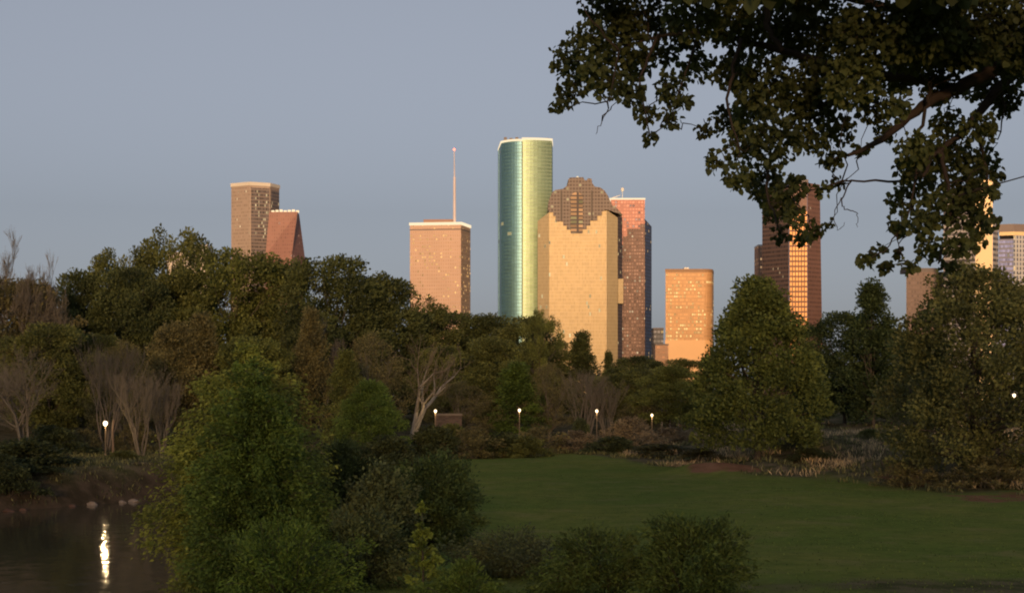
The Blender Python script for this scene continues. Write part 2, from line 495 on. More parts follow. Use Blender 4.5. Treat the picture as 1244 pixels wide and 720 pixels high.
b = MB(); b.prism([t.p(750.6, 10), t.p(756, 22), t.p(756, 46), (t.x(750.6, 10), 46)], 0, 0, zt=[t.z(256), t.z(262), t.z(262), t.z(256)])
b.build('side_wing', granite, root)
b = MB(); b.prism([t.p(750.8, 6), t.p(757.2, 7), t.p(757.2, 21.5), (t.x(750.8, 6), 21.5)], t.z(368), t.z(338)); b.build('side_ledge', gold_side_bright, root)
sil = [(667, 258), (672, 258), (672, 262.5), (675, 262.5), (675, 269), (684, 269), (684, 274), (688.5, 274), (688.5, 279), (693.5, 279), (693.5, 283.5),
       (707.5, 283.5), (707.5, 278.5), (712.5, 278.5), (712.5, 274), (717, 274), (717, 268), (725.5, 268), (725.5, 262), (731, 262), (731, 257), (737, 255),
       (756, 261), (752, 256), (747, 251), (744, 250), (741, 244), (738.5, 238), (734, 231.5), (729, 228), (722.5, 227), (719.5, 223), (718.6, 217.5),
       (714, 216.8), (712.5, 219.5), (710, 219), (708.5, 215.6), (692.5, 216), (690.2, 218.4), (690.6, 221.5), (688.5, 226), (684, 229.6), (675, 231), (671, 233.5), (667.8, 241), (666, 246), (665.6, 254)]
P2 = [(t.x(a), t.z(c)) for a, c in sil]
MB().slab(P2, -2.2, 46).build('crown', granite, root)
arch = [(693.2, 282.5), (707.8, 282.5), (707.8, 241)] + [(700.5 + 7.3 * math.cos(a), 241 - 7.3 * math.sin(a)) for a in np.linspace(.2, math.pi - .2, 9)] + [(693.2, 241)]
MB().slab([(t.x(a), t.z(c)) for a, c in arch], -3.4, -1.8).build('arched_bay', facade('arch_bay', (0.055, 0.035, 0.028), (0.26, 0.17, 0.10), 4.4, 11.6, .8, .62, lit=.09, litc=(1, .72, .3), lits=.55, metal=.4, rough=.56, seed=5, vary=.4), root)
rib_m = plain('rib_dark', (.06, .04, .03), .5, .1)
for px in (682, 719): MB().box(t.x(px - 1), t.x(px + 1), -3.0, -1.9, t.z(268), t.z(232)).build('rib', rib_m, root)
b = MB(); b.lathe([(1.2, t.z(215.6)), (1.2, t.z(213.2)), (.3, t.z(212.6))], 8, (t.x(702), 10)); b.build('beacon', band_lit, root)

# pink granite tower beside it -------------------------------------------------
t = Site(768, 1930)
root = empty('pink_stepped_tower', t.loc())
tag(root, 'pink and dark brown tower with a blue right edge behind the gold tower', 'skyscraper', SKYLINE)
pink = facade('pink_granite', (0.46, 0.20, 0.15), (0.50, 0.24, 0.18), 4.0, 3.4, .62, .55, lit=.10, litc=(1, .6, .42), lits=.7, rough=.56, metal=.3, seed=6, vary=.3, patch=.03)
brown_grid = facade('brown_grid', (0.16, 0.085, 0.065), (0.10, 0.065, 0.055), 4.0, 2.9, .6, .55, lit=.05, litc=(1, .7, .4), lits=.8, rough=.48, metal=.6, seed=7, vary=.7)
bluedark = facade('blue_dark_glass', (0.07, 0.075, 0.11), (0.10, 0.12, 0.20), 4.0, 1.6, .8, .6, lit=.01, rough=.42, metal=.8, seed=8)
MB().prism([t.p(742, 0), t.p(783.4, 0), t.p(783.4, 40), t.p(742, 40)], t.z(305), t.z(242.6)).build('upper_block', pink, root)
# brown lower facade meets the pink one along a stepped line
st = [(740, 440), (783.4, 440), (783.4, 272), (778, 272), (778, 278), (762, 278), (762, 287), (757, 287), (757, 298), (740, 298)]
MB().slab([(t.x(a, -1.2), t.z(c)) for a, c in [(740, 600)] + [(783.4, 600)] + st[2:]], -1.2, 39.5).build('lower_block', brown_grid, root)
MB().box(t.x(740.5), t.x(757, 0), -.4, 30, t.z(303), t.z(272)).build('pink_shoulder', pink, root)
MB().prism([t.p(783.6, 2), t.p(791.6, 30), t.p(791.6, 60), (t.x(783.6, 2), 60)], 0, 0, zt=[t.z(266), t.z(272), t.z(272), t.z(266)]).build('side_block', bluedark, root)
MB().box(t.x(740.5), t.x(784), -.8, 41, t.z(242.5), t.z(240.6)).build('parapet', band_lit, root)
b = MB(); b.tube([(t.x(757), 12, t.z(241)), (t.x(757), 12, t.z(230))], [.35, .25], 6); b.lathe([(.5, t.z(231.5)), (1.9, t.z(229.6)), (1.9, t.z(227.4)), (.5, t.z(226))], 10, (t.x(757), 12))
b.build('rooftop_mast', roof_white, root)
b = MB(); b.tube([(t.x(742), 6, t.z(240.6)), (t.x(748), 6, t.z(238.4)), (t.x(754), 6, t.z(236.4))], [.5, .5, .4], 5); b.build('crane_arm', roof_white, root)

# antenna tower -----------------------------------------------------------------
t = Site(535, 1800)
root = empty('antenna_tower', t.loc())
tag(root, 'flat-topped pale orange tower with a tall antenna mast on its roof', 'skyscraper', SKYLINE)
sand = facade('sand_facade', (0.50, 0.33, 0.235), (0.43, 0.275, 0.19), 3.9, 2.6, .6, .5, lit=.13, litc=(1.0, .55, .2), lits=1.3, rough=.56, metal=.35, seed=9, vary=.08, patch=.045)
pl = [t.p(560, 0), t.p(571.5, 36), t.p(509, 42), t.p(498, 8)]
MB().prism(pl, 0, t.z(273)).build('shaft', sand, root)
MB().prism(grow(pl, .15), t.z(279), t.z(277.6)).build('louvre_band', roof_dark, root)
MB().prism(grow(pl, 1.0), t.z(273) + .02, t.z(269.6)).build('parapet', band_lit, root)
b = MB(); b.prism([t.p(514.5, 10), t.p(550, 8), t.p(551, 26), t.p(515, 28)], t.z(270), t.z(265.4)); b.build('penthouse', plain('penthouse_brown', (.30, .17, .12), .6, .15, .1), root)
b = MB(); b.tube([(t.x(551.6), 14, t.z(269)), (t.x(551.6), 14, t.z(213))], [1.7, 1.4], 8)
b.tube([(t.x(551.6), 14, t.z(213)), (t.x(551.2), 14, t.z(180))], [.75, .4], 6)
for py in range(184, 212, 4): b.box(t.x(551.3) - .55, t.x(551.3) + .55, 13.7, 14.3, t.z(py), t.z(py - .6))
ms = b.build('antenna_mast', plain('mast_paint', (.62, .52, .5), .5, .15, .1), root)
b = MB(); b.lathe([(.2, t.z(181)), (.9, t.z(180.3)), (.9, t.z(178.8)), (.2, t.z(178))], 8, (t.x(551.2), 14)); b.build('beacon', beacon_mat, ms)

# eight-sided tower on the left --------------------------------------------------------
t = Site(310, 1850)
root = empty('octagonal_tower', t.loc())
tag(root, 'leftmost tall tower, tan with faceted sides and a dark glazed middle', 'skyscraper', SKYLINE)
tan = facade('tan_facade', (0.40, 0.30, 0.23), (0.36, 0.265, 0.205), 3.9, 2.2, .55, .5, lit=.025, litc=(1, .75, .42), lits=.9, rough=.56, metal=.4, seed=10, vary=.3)
tan2 = facade('tan_glazed', (0.24, 0.18, 0.145), (0.13, 0.105, 0.10), 3.9, 1.8, .8, .66, lit=.09, litc=(1, .74, .4), lits=.75, rough=.48, metal=.6, seed=11, vary=.5, patch=.03)
oc = [t.p(281, 14), t.p(303.5, 0), t.p(328, 10), t.p(339.3, 30), t.p(334, 52), t.p(300, 58), t.p(284, 46)]
MB().prism(oc, 0, t.z(225.4)).build('shaft', tan, root)
A, B_ = np.array(oc[1]), np.array(oc[2]); nrm = np.array([B_[1] - A[1], -(B_[0] - A[0])]); nrm /= np.linalg.norm(nrm)
def on_face(A, B, s0, s1, d0, d1): 
    nr = np.array([B[1] - A[1], -(B[0] - A[0])]); nr = nr / np.linalg.norm(nr)
    a, c = A + (B - A) * s0, A + (B - A) * s1
    return [tuple(a + nr * d1), tuple(c + nr * d1), tuple(c - nr * d0), tuple(a - nr * d0)]
MB().prism(on_face(A, B_, .06, .96, .5, .5), 0, t.z(228)).build('glazed_bay', tan2, root)
A2, B2 = np.array(oc[2]), np.array(oc[3])
MB().prism(on_face(A2, B2, .1, .95, .5, .4), 0, t.z(229)).build('glazed_bay', tan2, root)
MB().prism(grow(oc, .9), t.z(225.3), t.z(221)).build('parapet', plain('parapet_cream', (.66, .58, .47), .5, .1, .05), root)

# brown tower with a leaning flank ----------------------------------------------------
t = Site(345, 1740)
root = empty('slanted_brown_tower', t.loc())
tag(root, 'reddish brown tower with a slanting right flank beside the leftmost tall tower', 'skyscraper', SKYLINE)
red = facade('red_brown', (0.28, 0.135, 0.10), (0.25, 0.12, 0.09), 3.9, 2.4, .6, .5, lit=.012, litc=(1, .55, .35), lits=.7, rough=.56, metal=.4, seed=12, vary=.25)
zt_, zb = t.z(256.5), 0
zslope = t.z(310)
b = MB()
b.prism([t.p(322.5, 6), t.p(354.5, 0), t.p(370.5, 36), t.p(326, 40)], zb, zslope)
b.build('shaft', red, root)
b = MB()
b.prism([t.p(322.5, 6), t.p(354.5, 0), t.p(370.5, 36), t.p(326, 40)], zslope + .02, zt_, top=[t.p(327, 8), t.p(361.5, 6), t.p(363.5, 34), t.p(328, 38)])
b.build('tapering_top', red, root)
b = MB()
for k in range(7): b.box(t.x(328 + k * 5), t.x(331.4 + k * 5), 10, 13, zt_ - .2, t.z(254.2 - (k % 3) * .5))
b.build('roof_lights', emit('roof_lights_warm', (1, .72, .42), .9), root)

# orange block -----------------------------------------------------------------------
t = Site(838, 1650)
root = empty('orange_office_block', t.loc())
tag(root, 'short glowing orange block with rounded right corner left of the big cone-shaped tree', 'office block', SKYLINE)
orange = facade('orange_facade', (0.58, 0.32, 0.14), (0.56, 0.32, 0.15), 3.6, 2.0, .6, .5, lit=.22, litc=(1, .66, .24), lits=1.5, rough=.56, metal=.4, seed=13, vary=.25, patch=.05)
rc = [t.p(808.5, 0), t.p(856, 0)] + [(t.x(856) + 9 * math.sin(a) , 9 - 9 * math.cos(a)) for a in np.linspace(.3, 1.35, 5)] + [t.p(867, 34), t.p(810, 34)]
MB().prism(rc, t.z(413), t.z(330.5)).build('shaft', orange, root)
MB().prism(grow(rc, .5), 0, t.z(413) - .02).build('base_floors', plain('base_orange', (.80, .46, .20), .45, .08, .05), root)
MB().prism(grow(rc, .4), t.z(330.5) + .02, t.z(326.6)).build('parapet', plain('parapet_tan', (.33, .19, .10), .6, .12, .05), root)
b = MB(); b.box(t.x(832), t.x(838), 8, 14, t.z(327), t.z(324)); b.build('rooftop_plant', roof_white, root)

# tall brown tower with a strip tinted as mirrored sunset ---------------------------------------------------------
t = Site(962, 1500)
root = empty('tinted_strip_tower', t.loc())
tag(root, 'tall dark brown tower with a gridded strip tinted orange as sunset reflection, its top behind the hanging leaves', 'skyscraper', SKYLINE)
dk = facade('brown_left_shaded', (0.12, 0.075, 0.06), (0.075, 0.055, 0.05), 3.9, 2.0, .7, .55, lit=.008, litc=(1, .7, .4), lits=.5, rough=.5, metal=.5, seed=14, vary=.4)  # left face coloured darker than the right one, its shade painted in
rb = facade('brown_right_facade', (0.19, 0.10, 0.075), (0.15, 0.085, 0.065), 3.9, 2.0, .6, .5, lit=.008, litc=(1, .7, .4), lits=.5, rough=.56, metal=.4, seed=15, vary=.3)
strip = facade('sunset_tint', (0.17, 0.085, 0.05), (0.80, 0.39, 0.15), 4.6, 2.75, .66, .66, lit=0.0, litc=(1, .52, .2), lits=.7, rough=.58, metal=.5, seed=16, vary=.12)  # orange panes: sunset reflection put into the glass colour
MB().prism([t.p(958.5, 0), t.p(958.5, 60), t.p(930, 60), t.p(926, 26)], 0, t.z(226)).build('shaded_shaft', dk, root)
MB().prism([t.p(958.8, 0), t.p(980.6, 0), t.p(980.6, 58), t.p(958.8, 58)], 0, t.z(256)).build('sunset_tinted_strip', strip, root)
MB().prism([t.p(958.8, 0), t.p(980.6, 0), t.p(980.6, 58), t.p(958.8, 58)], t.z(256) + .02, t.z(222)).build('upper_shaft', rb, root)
MB().prism([t.p(980.8, 0), t.p(1000, 16), t.p(1000, 56), t.p(980.8, 56)], 0, t.z(222), top=[t.p(980.8, 0), t.p(996, 14), t.p(996, 54), t.p(980.8, 54)]).build('slanted_shaft', rb, root)
MB().box(t.x(962), t.x(985), 12, 40, t.z(222), t.z(216)).build('penthouse', roof_dark, root)

t = Site(924, 1620)
root = empty('slender_slab_tower', t.loc())
tag(root, 'slender pale slab peeking out at the left edge of the dark brown tower', 'skyscraper', SKYLINE)
MB().box(t.x(921.2), t.x(934), 0, 26, 0, t.z(299)).build('shaft', facade('pink_slab', (.42, .24, .16), (.6, .36, .2), 4, 2.6, .6, .55, lit=.12, litc=(1, .6, .3), lits=.8, seed=17, rough=.56, metal=.3), root)
MB().box(t.x(921), t.x(934.3), -.3, 26.3, t.z(299) + .02, t.z(297)).build('parapet', roof_white, root)

# group on the far right ---------------------------------------------------------------
t = Site(1125, 1450)
root = empty('brown_slab_tower', t.loc())
tag(root, 'dull brown tower half hidden between hanging leaves and the big right tree', 'skyscraper', SKYLINE)
bs = facade('brown_slab', (.16, .10, .078), (.11, .075, .065), 3.8, 2.4, .66, .55, lit=.012, litc=(1, .6, .35), lits=.6, seed=18, rough=.56, metal=.4)
MB().prism([t.p(1101, 4), t.p(1146, 0), t.p(1147, 30), t.p(1102, 34)], 0, t.z(330)).build('shaft', bs, root)
MB().box(t.x(1103), t.x(1140), 5, 30, t.z(330), t.z(325)).build('penthouse', roof_dark, root)

t = Site(1180, 1400)
root = empty('gold_corner_tower', t.loc())
tag(root, 'tower with a bright gold corner face showing through the leaves above the right tree', 'skyscraper', SKYLINE)
lv = facade('louvred_grey', (.40, .36, .33), (.16, .14, .14), 4.6, 40., .98, .5, lit=.01, seed=19, rough=.56, metal=.4)
gc = plain('gold_panel', (.85, .60, .30), .4, .06, .05)
MB().prism([t.p(1146, 20), t.p(1184.6, 2), t.p(1184.6, 40), t.p(1150, 46)], 0, t.z(226)).build('louvred_wing', lv, root)
MB().prism([t.p(1184.8, 1), t.p(1206, 0), t.p(1206, 36), t.p(1184.8, 38)], 0, t.z(218)).build('gold_corner', gc, root)
MB().prism([t.p(1206.2, 1), t.p(1212.5, 10), t.p(1212.5, 34), t.p(1206.2, 34)], 0, t.z(262)).build('striped_flank', lv, root)

t = Site(1235, 1480)
root = empty('blue_glass_tower', t.loc())
tag(root, 'blue glass tower with pale columns cut by the right edge of the view', 'skyscraper', SKYLINE)
bl = facade('blue_glass', (.20, .20, .27), (.14, .16, .32), 4.0, 1.9, .86, .6, lit=.03, litc=(1, .8, .55), lits=.6, seed=20, rough=.48, metal=.7, vary=.4)
cl = facade('pale_columns', (.52, .50, .48), (.16, .17, .22), 4.0, 3.1, .5, .7, lit=.02, seed=21, rough=.56, metal=.4)
MB().prism([t.p(1213, 4), t.p(1231, 0), t.p(1231, 44), t.p(1215, 44)], 0, t.z(290)).build('glass_shaft', bl, root)
MB().prism([t.p(1231.2, -1.2), t.p(1275, 8), t.p(1275, 46), t.p(1231.2, 44)], 0, t.z(286)).build('column_wing', cl, root)
MB().prism([t.p(1214, 3), t.p(1231, -1.4), t.p(1274, 8), t.p(1274, 46), t.p(1215, 44)], t.z(285.8), t.z(281.5)).build('gold_band', plain('gold_band', (.85, .62, .32), .4, .08, .05), root)
MB().prism([t.p(1213, 4), t.p(1231, -.6), t.p(1275, 9), t.p(1275, 46), t.p(1215, 44)], t.z(281.4), t.z(272)).build('roof_storey', plain('roof_storey', (.22, .17, .15), .5, .15, .08), root)

t = Site(801, 1400)
root = empty('dark_low_block', t.loc())
tag(root, 'small dark low block between the pink tower and the orange block', 'office block', SKYLINE)
MB().box(t.x(794), t.x(806), 0, 22, 0, t.z(400)).build('shaft', facade('dark_block', (.08, .075, .075), (.10, .10, .11), 4, 3, .7, .5, lit=.01, seed=22), root)
MB().box(t.x(793.6), t.x(806.4), -.4, 22.4, t.z(399.9), t.z(398)).build('parapet', roof_dark, root)
t = Site(803, 1300)
root = empty('low_orange_annexe', t.loc())
tag(root, 'small dull orange annexe at the foot of the orange block, just above the trees', 'office block', SKYLINE)
MB().box(t.x(796), t.x(812), 0, 20, 0, t.z(419)).build('shaft', facade('annexe', (.40, .22, .12), (.36, .2, .12), 4, 4, .5, .4, lit=.0, seed=23, rough=.56), root)
MB().box(t.x(795.6), t.x(812.4), -.4, 20.4, t.z(418.9), t.z(417.4)).build('parapet', roof_dark, root)
t = Site(222, 1100)
root = empty('white_apartment_block', t.loc())
tag(root, 'pale block showing in slivers through the tallest left tree', 'apartment block', SKYLINE)
MB().box(t.x(203), t.x(252), 0, 25, 0, t.z(306)).build('wall', facade('pale_block', (.62, .52, .40), (.25, .22, .2), 3.4, 3, .5, .4, lit=.03, seed=24), root)
MB().box(t.x(236), t.x(252.5), -.5, 14, t.z(305.8), t.z(297)).build('roof_box', roof_white, root)

#TREES
# ------------------------------------------------------------------ foliage builders
def unit(v): return v / (np.linalg.norm(v, axis=-1, keepdims=True) + 1e-9)

def leaf_quads(P, D, L, Wd, r, droop=0.0):
    """kite-shaped leaves or sprays at points P growing along D"""
    n = len(P)
    D = unit(D)
    Sx = unit(np.cross(D, unit(r.normal(size=(n, 3)))))
    Nn = np.cross(D, Sx)
    L = L[:, None]; Wd = Wd[:, None]
    mid = P + D * L * 0.45 + Nn * L * 0.08
    tip = P + D * L - np.array([0, 0, 1.0]) * L * droop
    V = np.stack([P, mid + Sx * Wd, tip, mid - Sx * Wd], 1).reshape(-1, 3)
    return V, np.arange(4 * n).reshape(n, 4)

def leaf_six(P, D, L, r):
    """broad folded leaves, two faces each"""
    n = len(P); D = unit(D)
    Sx = unit(np.cross(D, unit(r.normal(size=(n, 3))))); Nn = np.cross(D, Sx)
    L = L[:, None]; fold = r.uniform(.05, .3, n)[:, None] * L
    w1, w2 = r.uniform(.42, .58, n)[:, None] * L, r.uniform(.34, .46, n)[:, None] * L
    b = P; t = P + D * L - np.array([0, 0, .12]) * L
    a1 = P + D * L * .22 + Sx * w1 + Nn * fold; a2 = P + D * L * .74 + Sx * w2 + Nn * fold * .8
    c1 = P + D * L * .22 - Sx * w1 + Nn * fold; c2 = P + D * L * .74 - Sx * w2 + Nn * fold * .8
    V = np.stack([b, a1, a2, t, c2, c1], 1).reshape(-1, 3)
    i = np.arange(n)[:, None] * 6
    F = np.concatenate([i + np.array([[0, 1, 2, 3]]), i + np.array([[3, 4, 5, 0]])], 0)
    return V, F

PROF = {
    'round': lambda t: np.sqrt(np.clip(1 - (2 * t - 1) ** 2, 0, 1)) ** 0.85,
    'dome': lambda t: np.sqrt(np.clip(1 - t ** 2.2, 0, 1)) * (0.75 + 0.25 * np.clip(t * 5, 0, 1)),
    'cone': lambda t: np.clip(1.03 - t, 0, 1) ** 0.82 * (0.72 + 0.28 * np.clip(t * 6, 0, 1)),
    'spire': lambda t: np.clip(1.02 - t, 0, 1) ** 0.95 * (0.6 + 0.4 * np.clip(t * 5, 0, 1)),
    'bush': lambda t: np.clip(1.02 - t, 0, 1) ** 0.5,
}

def crown_points(seed, H, R, cb, prof, nc, cr, per, L, Wd, up=0.25, lump=0.28, inner=0.3, fine=0.0):
    r = np.random.default_rng(seed)
    ph = r.uniform(0, 6.28, 5)
    t = r.beta(1.15, 1.15, nc)
    th = r.uniform(0, 2 * math.pi, nc)
    outl = 1 + lump * (np.sin(2 * th + ph[0] + 4 * t) * .5 + np.sin(3 * th + ph[1] - 6 * t) * .35 + np.sin(5 * th + 9 * t + ph[2]) * .25)
    rad = np.where(r.random(nc) < inner, r.uniform(.1, .75, nc), r.uniform(.76, 1.0, nc))
    rr = R * PROF[prof](t) * rad * outl
    zz = H * (cb + (1 - cb) * t) * 0.97
    C = np.stack([rr * np.cos(th), rr * np.sin(th), zz], 1)
    size = cr * r.uniform(.6, 1.35, nc)
    k = np.maximum(4, (per * (size / cr) ** 2).astype(int))
    ci = np.repeat(np.arange(nc), k); n = len(ci)
    off = unit(r.normal(size=(n, 3))) * (r.random(n) ** .42)[:, None] * np.array([1, 1, .72])
    P = C[ci] + off * size[ci][:, None]
    outd = unit(np.stack([np.cos(th) , np.sin(th), np.full(nc, .35)], 1))[ci]
    D = off * .9 + outd * .45 + r.normal(size=(n, 3)) * .55 + np.array([0, 0, up])
    P[:, 2] = np.maximum(P[:, 2], 0.05)
    ctint = r.uniform(0, 1, nc)
    tint = np.clip(.55 * ctint[ci] + .45 * r.random(n), 0, 1)
    LL = L * r.uniform(.6, 1.35, n)
    V, F = leaf_quads(P, D, LL, LL * Wd, r)
    return C, size, V, F, np.repeat(tint, 4), P

def limb_curve(a, b, sag, r, k=6):
    s = np.linspace(0, 1, k)[:, None]
    mid = (np.array(a) + np.array(b)) / 2 + np.array([0, 0, sag]) + r.normal(size=3) * .06 * np.linalg.norm(np.array(b) - np.array(a))
    return (1 - s) ** 2 * a + 2 * s * (1 - s) * mid + s ** 2 * b

def make_tree(name, seed, H, R, cb=.2, prof='round', nc=150, cr=1.5, per=110, L=.42, Wd=.36, rt=.35, limbs=26, color=(.06, .064, .024),
              bark=None, crown='crown', carve=None, stems=1, **kw):
    root = empty(name)
    C, size, V, F, tint, P = crown_points(seed, H, R, cb, prof, nc, cr, per, L, Wd, **kw)
    r = np.random.default_rng(seed + 99)
    if carve is not None:
        keep = carve(P); Q = F[keep]; F = Q
    tm = MB()
    top = H * (cb + (1 - cb) * .8)
    for s in range(stems):
        lean = r.normal(size=2) * R * (.05 if stems == 1 else .3)
        ax = np.array([[lean[0] * q ** 1.3 + .12 * R * .3 * math.sin(q * 5 + seed + s), lean[1] * q ** 1.3 + .1 * R * .3 * math.sin(q * 4 + 1 + s), top * q - .35 * (1 - q)] for q in np.linspace(0, 1, 9)])
        tm.tube(ax, [rt * (1.25 if i == 0 else 1) * (1 - .86 * i / 8) for i in range(9)], 8)
        for i in r.choice(nc, min(limbs // stems, nc), replace=False):
            h = max(.12, min(.9, C[i][2] / top * r.uniform(.45, .8)))
            a = np.array([np.interp(h, np.linspace(0, 1, 9), ax[:, j]) for j in range(3)])
            ra = rt * (1 - .86 * h) * .55
            tm.tube(limb_curve(a, C[i], r.uniform(-.1, .25) * R * .3, r), np.linspace(ra, ra * .18, 6), 5)
    tm.build('trunk', bark or BARK, root, True)
    me = fast_mesh(crown, V, F, LEAF, {'tint': tint})
    c = link_mesh(crown, me, root); c.color = (*color, 1)
    return root

def make_plume(name, seed, H, R, nb=120, per=260, L=.22, Wd=.16, fuzz=.22, rt=.2, color=(.07, .09, .02), stems=1, prof='bush', low=.05, rise=.9, droop=.1, lump=.35, bark=None):
    """feathery tree or bush: long curving shoots set with fine sprays"""
    root = empty(name); r = np.random.default_rng(seed); tm = MB(); LP = []; LD = []; LT = []; LS = []
    th = r.uniform(0, 6.283, nb); t = r.beta(1.05, 1.2, nb); ph = r.uniform(0, 6.28, 3)
    out = 1 + lump * (.6 * np.sin(2 * th + ph[0] + 3 * t) + .5 * np.sin(3 * th + ph[1] - 5 * t)) * .6
    rr = R * PROF[prof](t) * (1.08 - .6 * r.random(nb) ** 1.6) * out
    zt = H * (low + (1 - low) * t) * r.uniform(.86, 1.04, nb)
    if stems == 1: tm.tube([[0, 0, -.3], [.05 * R, 0, H * .3], [-.03 * R, .03 * R, H * .6], [0, 0, H * .92]], [rt * 1.2, rt, rt * .6, rt * .12], 8)
    for i in range(nb):
        e = np.array([rr[i] * math.cos(th[i]), rr[i] * math.sin(th[i]), zt[i]])
        if stems == 1: a = np.array([0, 0, max(.05, zt[i] - rr[i] * rise * r.uniform(.6, 1.1))])
        else: a = np.array([e[0] * .18, e[1] * .18, -.05]) + r.normal(size=3) * .05 * R * np.array([1, 1, 0])
        c = limb_curve(a, e, (.12 if stems == 1 else .28) * np.linalg.norm(e - a), r, 8)
        c = c + np.array([0, 0, -1]) * (np.linspace(0, 1, 8)[:, None] ** 3) * droop * np.linalg.norm(e - a) * .5
        tm.tube(c, np.linspace(rt * .28 if stems == 1 else rt * .5, .006, 8), 4)
        ln = np.linalg.norm(e - a); n = int(per * (.4 + .6 * ln / R) * r.uniform(.6, 1.3))
        u = .22 + .80 * r.random(n) ** .8
        k = np.clip(u, 0, 1) * 7; P = np.column_stack([np.interp(k, np.arange(8), c[:, j]) for j in range(3)])
        dr = unit(c[-1] - c[-3]); fz = fuzz * (1.25 - .8 * np.clip(u, 0, 1))[:, None] * ln ** .5
        P = P + r.normal(size=(n, 3)) * fz + dr * np.clip(u - 1, 0, 1)[:, None] * ln * .3
        P[:, 2] = np.maximum(P[:, 2], .03)
        LP.append(P); LD.append(np.tile(dr, (n, 1)) + r.normal(size=(n, 3)) * .55 + np.array([0, 0, .15 - droop]))
        LT.append(np.clip(.55 * r.random() + .45 * r.random(n), 0, 1)); LS.append(L * r.uniform(.55, 1.4, n))
    tm.build('trunk' if stems == 1 else 'stems', bark or BARK, root, True)
    P, D, Ls = np.concatenate(LP), np.concatenate(LD), np.concatenate(LS)
    V, F_ = leaf_quads(P, D, Ls, Ls * Wd, r, .1)
    c = link_mesh('crown', fast_mesh('crown', V, F_, LEAF, {'tint': np.repeat(np.concatenate(LT), 4)}), root); c.color = (*color, 1)
    return root

def make_bare(name, seed, H, spread, levels=5, rt=.3, stems=1, bark=None, lean=0.0, kids=(3, 4), tw=TWIG, first=.3, upw=.35, thin=.013):
    """leafless tree: trunk with main limbs, and a crown of twigs"""
    root = empty(name); r = np.random.default_rng(seed)
    big, small = MB(), MB(); mn = thin * H / 15
    def grow_(p, d, ln, rad, lv):
        d = d / np.linalg.norm(d)
        k = 5 if lv < 3 else 3
        bend = r.normal(size=3) * .12 * ln
        e = p + d * ln + bend * .4 + np.array([0, 0, upw * .12 * ln])
        s = np.linspace(0, 1, k)[:, None]
        pts = p + (e - p) * s + bend * (s * (1 - s))
        (big if lv < 3 else small).tube(pts, np.linspace(max(rad, mn), max(rad * .55, mn * .7), k), 6 if lv < 2 else (4 if lv < 3 else 3), caps=False)
        if lv >= levels: return
        n = int(r.integers(kids[0], kids[1] + 1))
        for j in range(n):
            q = 1.0 if j == 0 else r.uniform(.4, .98)
            b = p + (e - p) * q
            side = unit(np.cross(d, r.normal(size=3)))
            nd = d * (1 - spread * .45) + side * spread * r.uniform(.5, 1.1) + np.array([0, 0, upw * .35])
            grow_(b, nd, ln * r.uniform(.58, .8), rad * (.58 if j == 0 else .46), lv + 1)
    for s in range(stems):
        a = r.uniform(0, 6.28)
        d = np.array([math.cos(a) * .28 * (stems > 1) + lean, math.sin(a) * .28 * (stems > 1), 1.0])
        grow_(np.array([math.cos(a) * .25 * (stems > 1), math.sin(a) * .25 * (stems > 1), -.3]), d, H * first, rt, 0)
    zs = np.array(big.v + small.v)[:, 2].max()
    for m in (big, small): m.v = [(x * 1, y * 1, z * H / zs) for x, y, z in m.v]
    big.build('trunk', bark or BARK, root, True)
    small.build('crown', tw, root)
    return root

def place(proto, used, px, top, wpx, d, label, cat, group, color=None, H=1, R=1, rz=None, zoff=0.0):
    """stand a tree at depth d with its top at photo height top and its crown wpx wide"""
    x = (px - CX) * d / F; z = gz(x, d) + zoff
    ht = CAMZ - (top - HY) * d / F - z
    sx = wpx * d / F / (2 * R); sz = ht / H
    rz = rz if rz is not None else float(rng.uniform(0, 6.28))
    if not used.get(proto.name):
        used[proto.name] = True; o = proto
        o.location = (x, d, z); o.scale = (sx, sx, sz); o.rotation_euler = (0, 0, rz)
        if color:
            for ch in o.children:
                if ch.name.startswith(('crown', 'leaves')): ch.color = (*color, 1)
    else:
        o = dup(proto, (x, d, z), (sx, sx, sz), rz, color)
    tag(o, label, cat, group)
    return o

used = {}
OLIVE = (.092, .102, .034); DARK = (.062, .074, .028); BROWN = (.118, .108, .050); YELL = (.165, .188, .042); GREEN = (.078, .118, .028); MID = (.100, .114, .034)
# prototypes: (object, height, radius)
PA = (make_tree('broadleaf_tree', 11, 24, 9, .12, 'round', 230, 1.75, 150, .42, .38), 24, 9)
PB = (make_tree('broadleaf_tree', 12, 24, 9, .15, 'dome', 210, 1.8, 150, .42, .38, lump=.36), 24, 9)
PC = (make_tree('broadleaf_tree', 13, 24, 9, .2, 'round', 125, 1.5, 140, .42, .36, lump=.55, limbs=50, inner=.15), 24, 9)
PD = (make_tree('pointed_tree', 14, 20, 5, .06, 'cone', 170, 1.15, 90, .36, .34, rt=.25), 20, 5)
PE = (make_tree('pointed_tree', 15, 20, 5, .06, 'spire', 150, 1.1, 90, .36, .34, rt=.22), 20, 5)
PF = (make_tree('wispy_tree', 16, 18, 7, .2, 'dome', 230, 1.0, 60, .30, .22, rt=.2, limbs=90, inner=.25, bark=TWIG, stems=3), 18, 7)
BR1 = (make_bare('bare_tree', 21, 15, .75, 5, .24, 4, TWIG), 15, 5.2)
BR2 = (make_bare('bare_tree', 22, 17, .40, 5, .17, 6, plain('grey_stem', (.20, .165, .125), .9, .25, 2), upw=.8, kids=(2, 4)), 17, 4.2)
BR3 = (make_bare('bare_sycamore', 27, 15, .68, 6, .42, 2, plain('sycamore_bark', (.40, .34, .26), .85, .25, 2), lean=.25, kids=(2, 3), tw=plain('pale_twig', (.22, .17, .115), .9, .25, 2)), 15, 6.5)
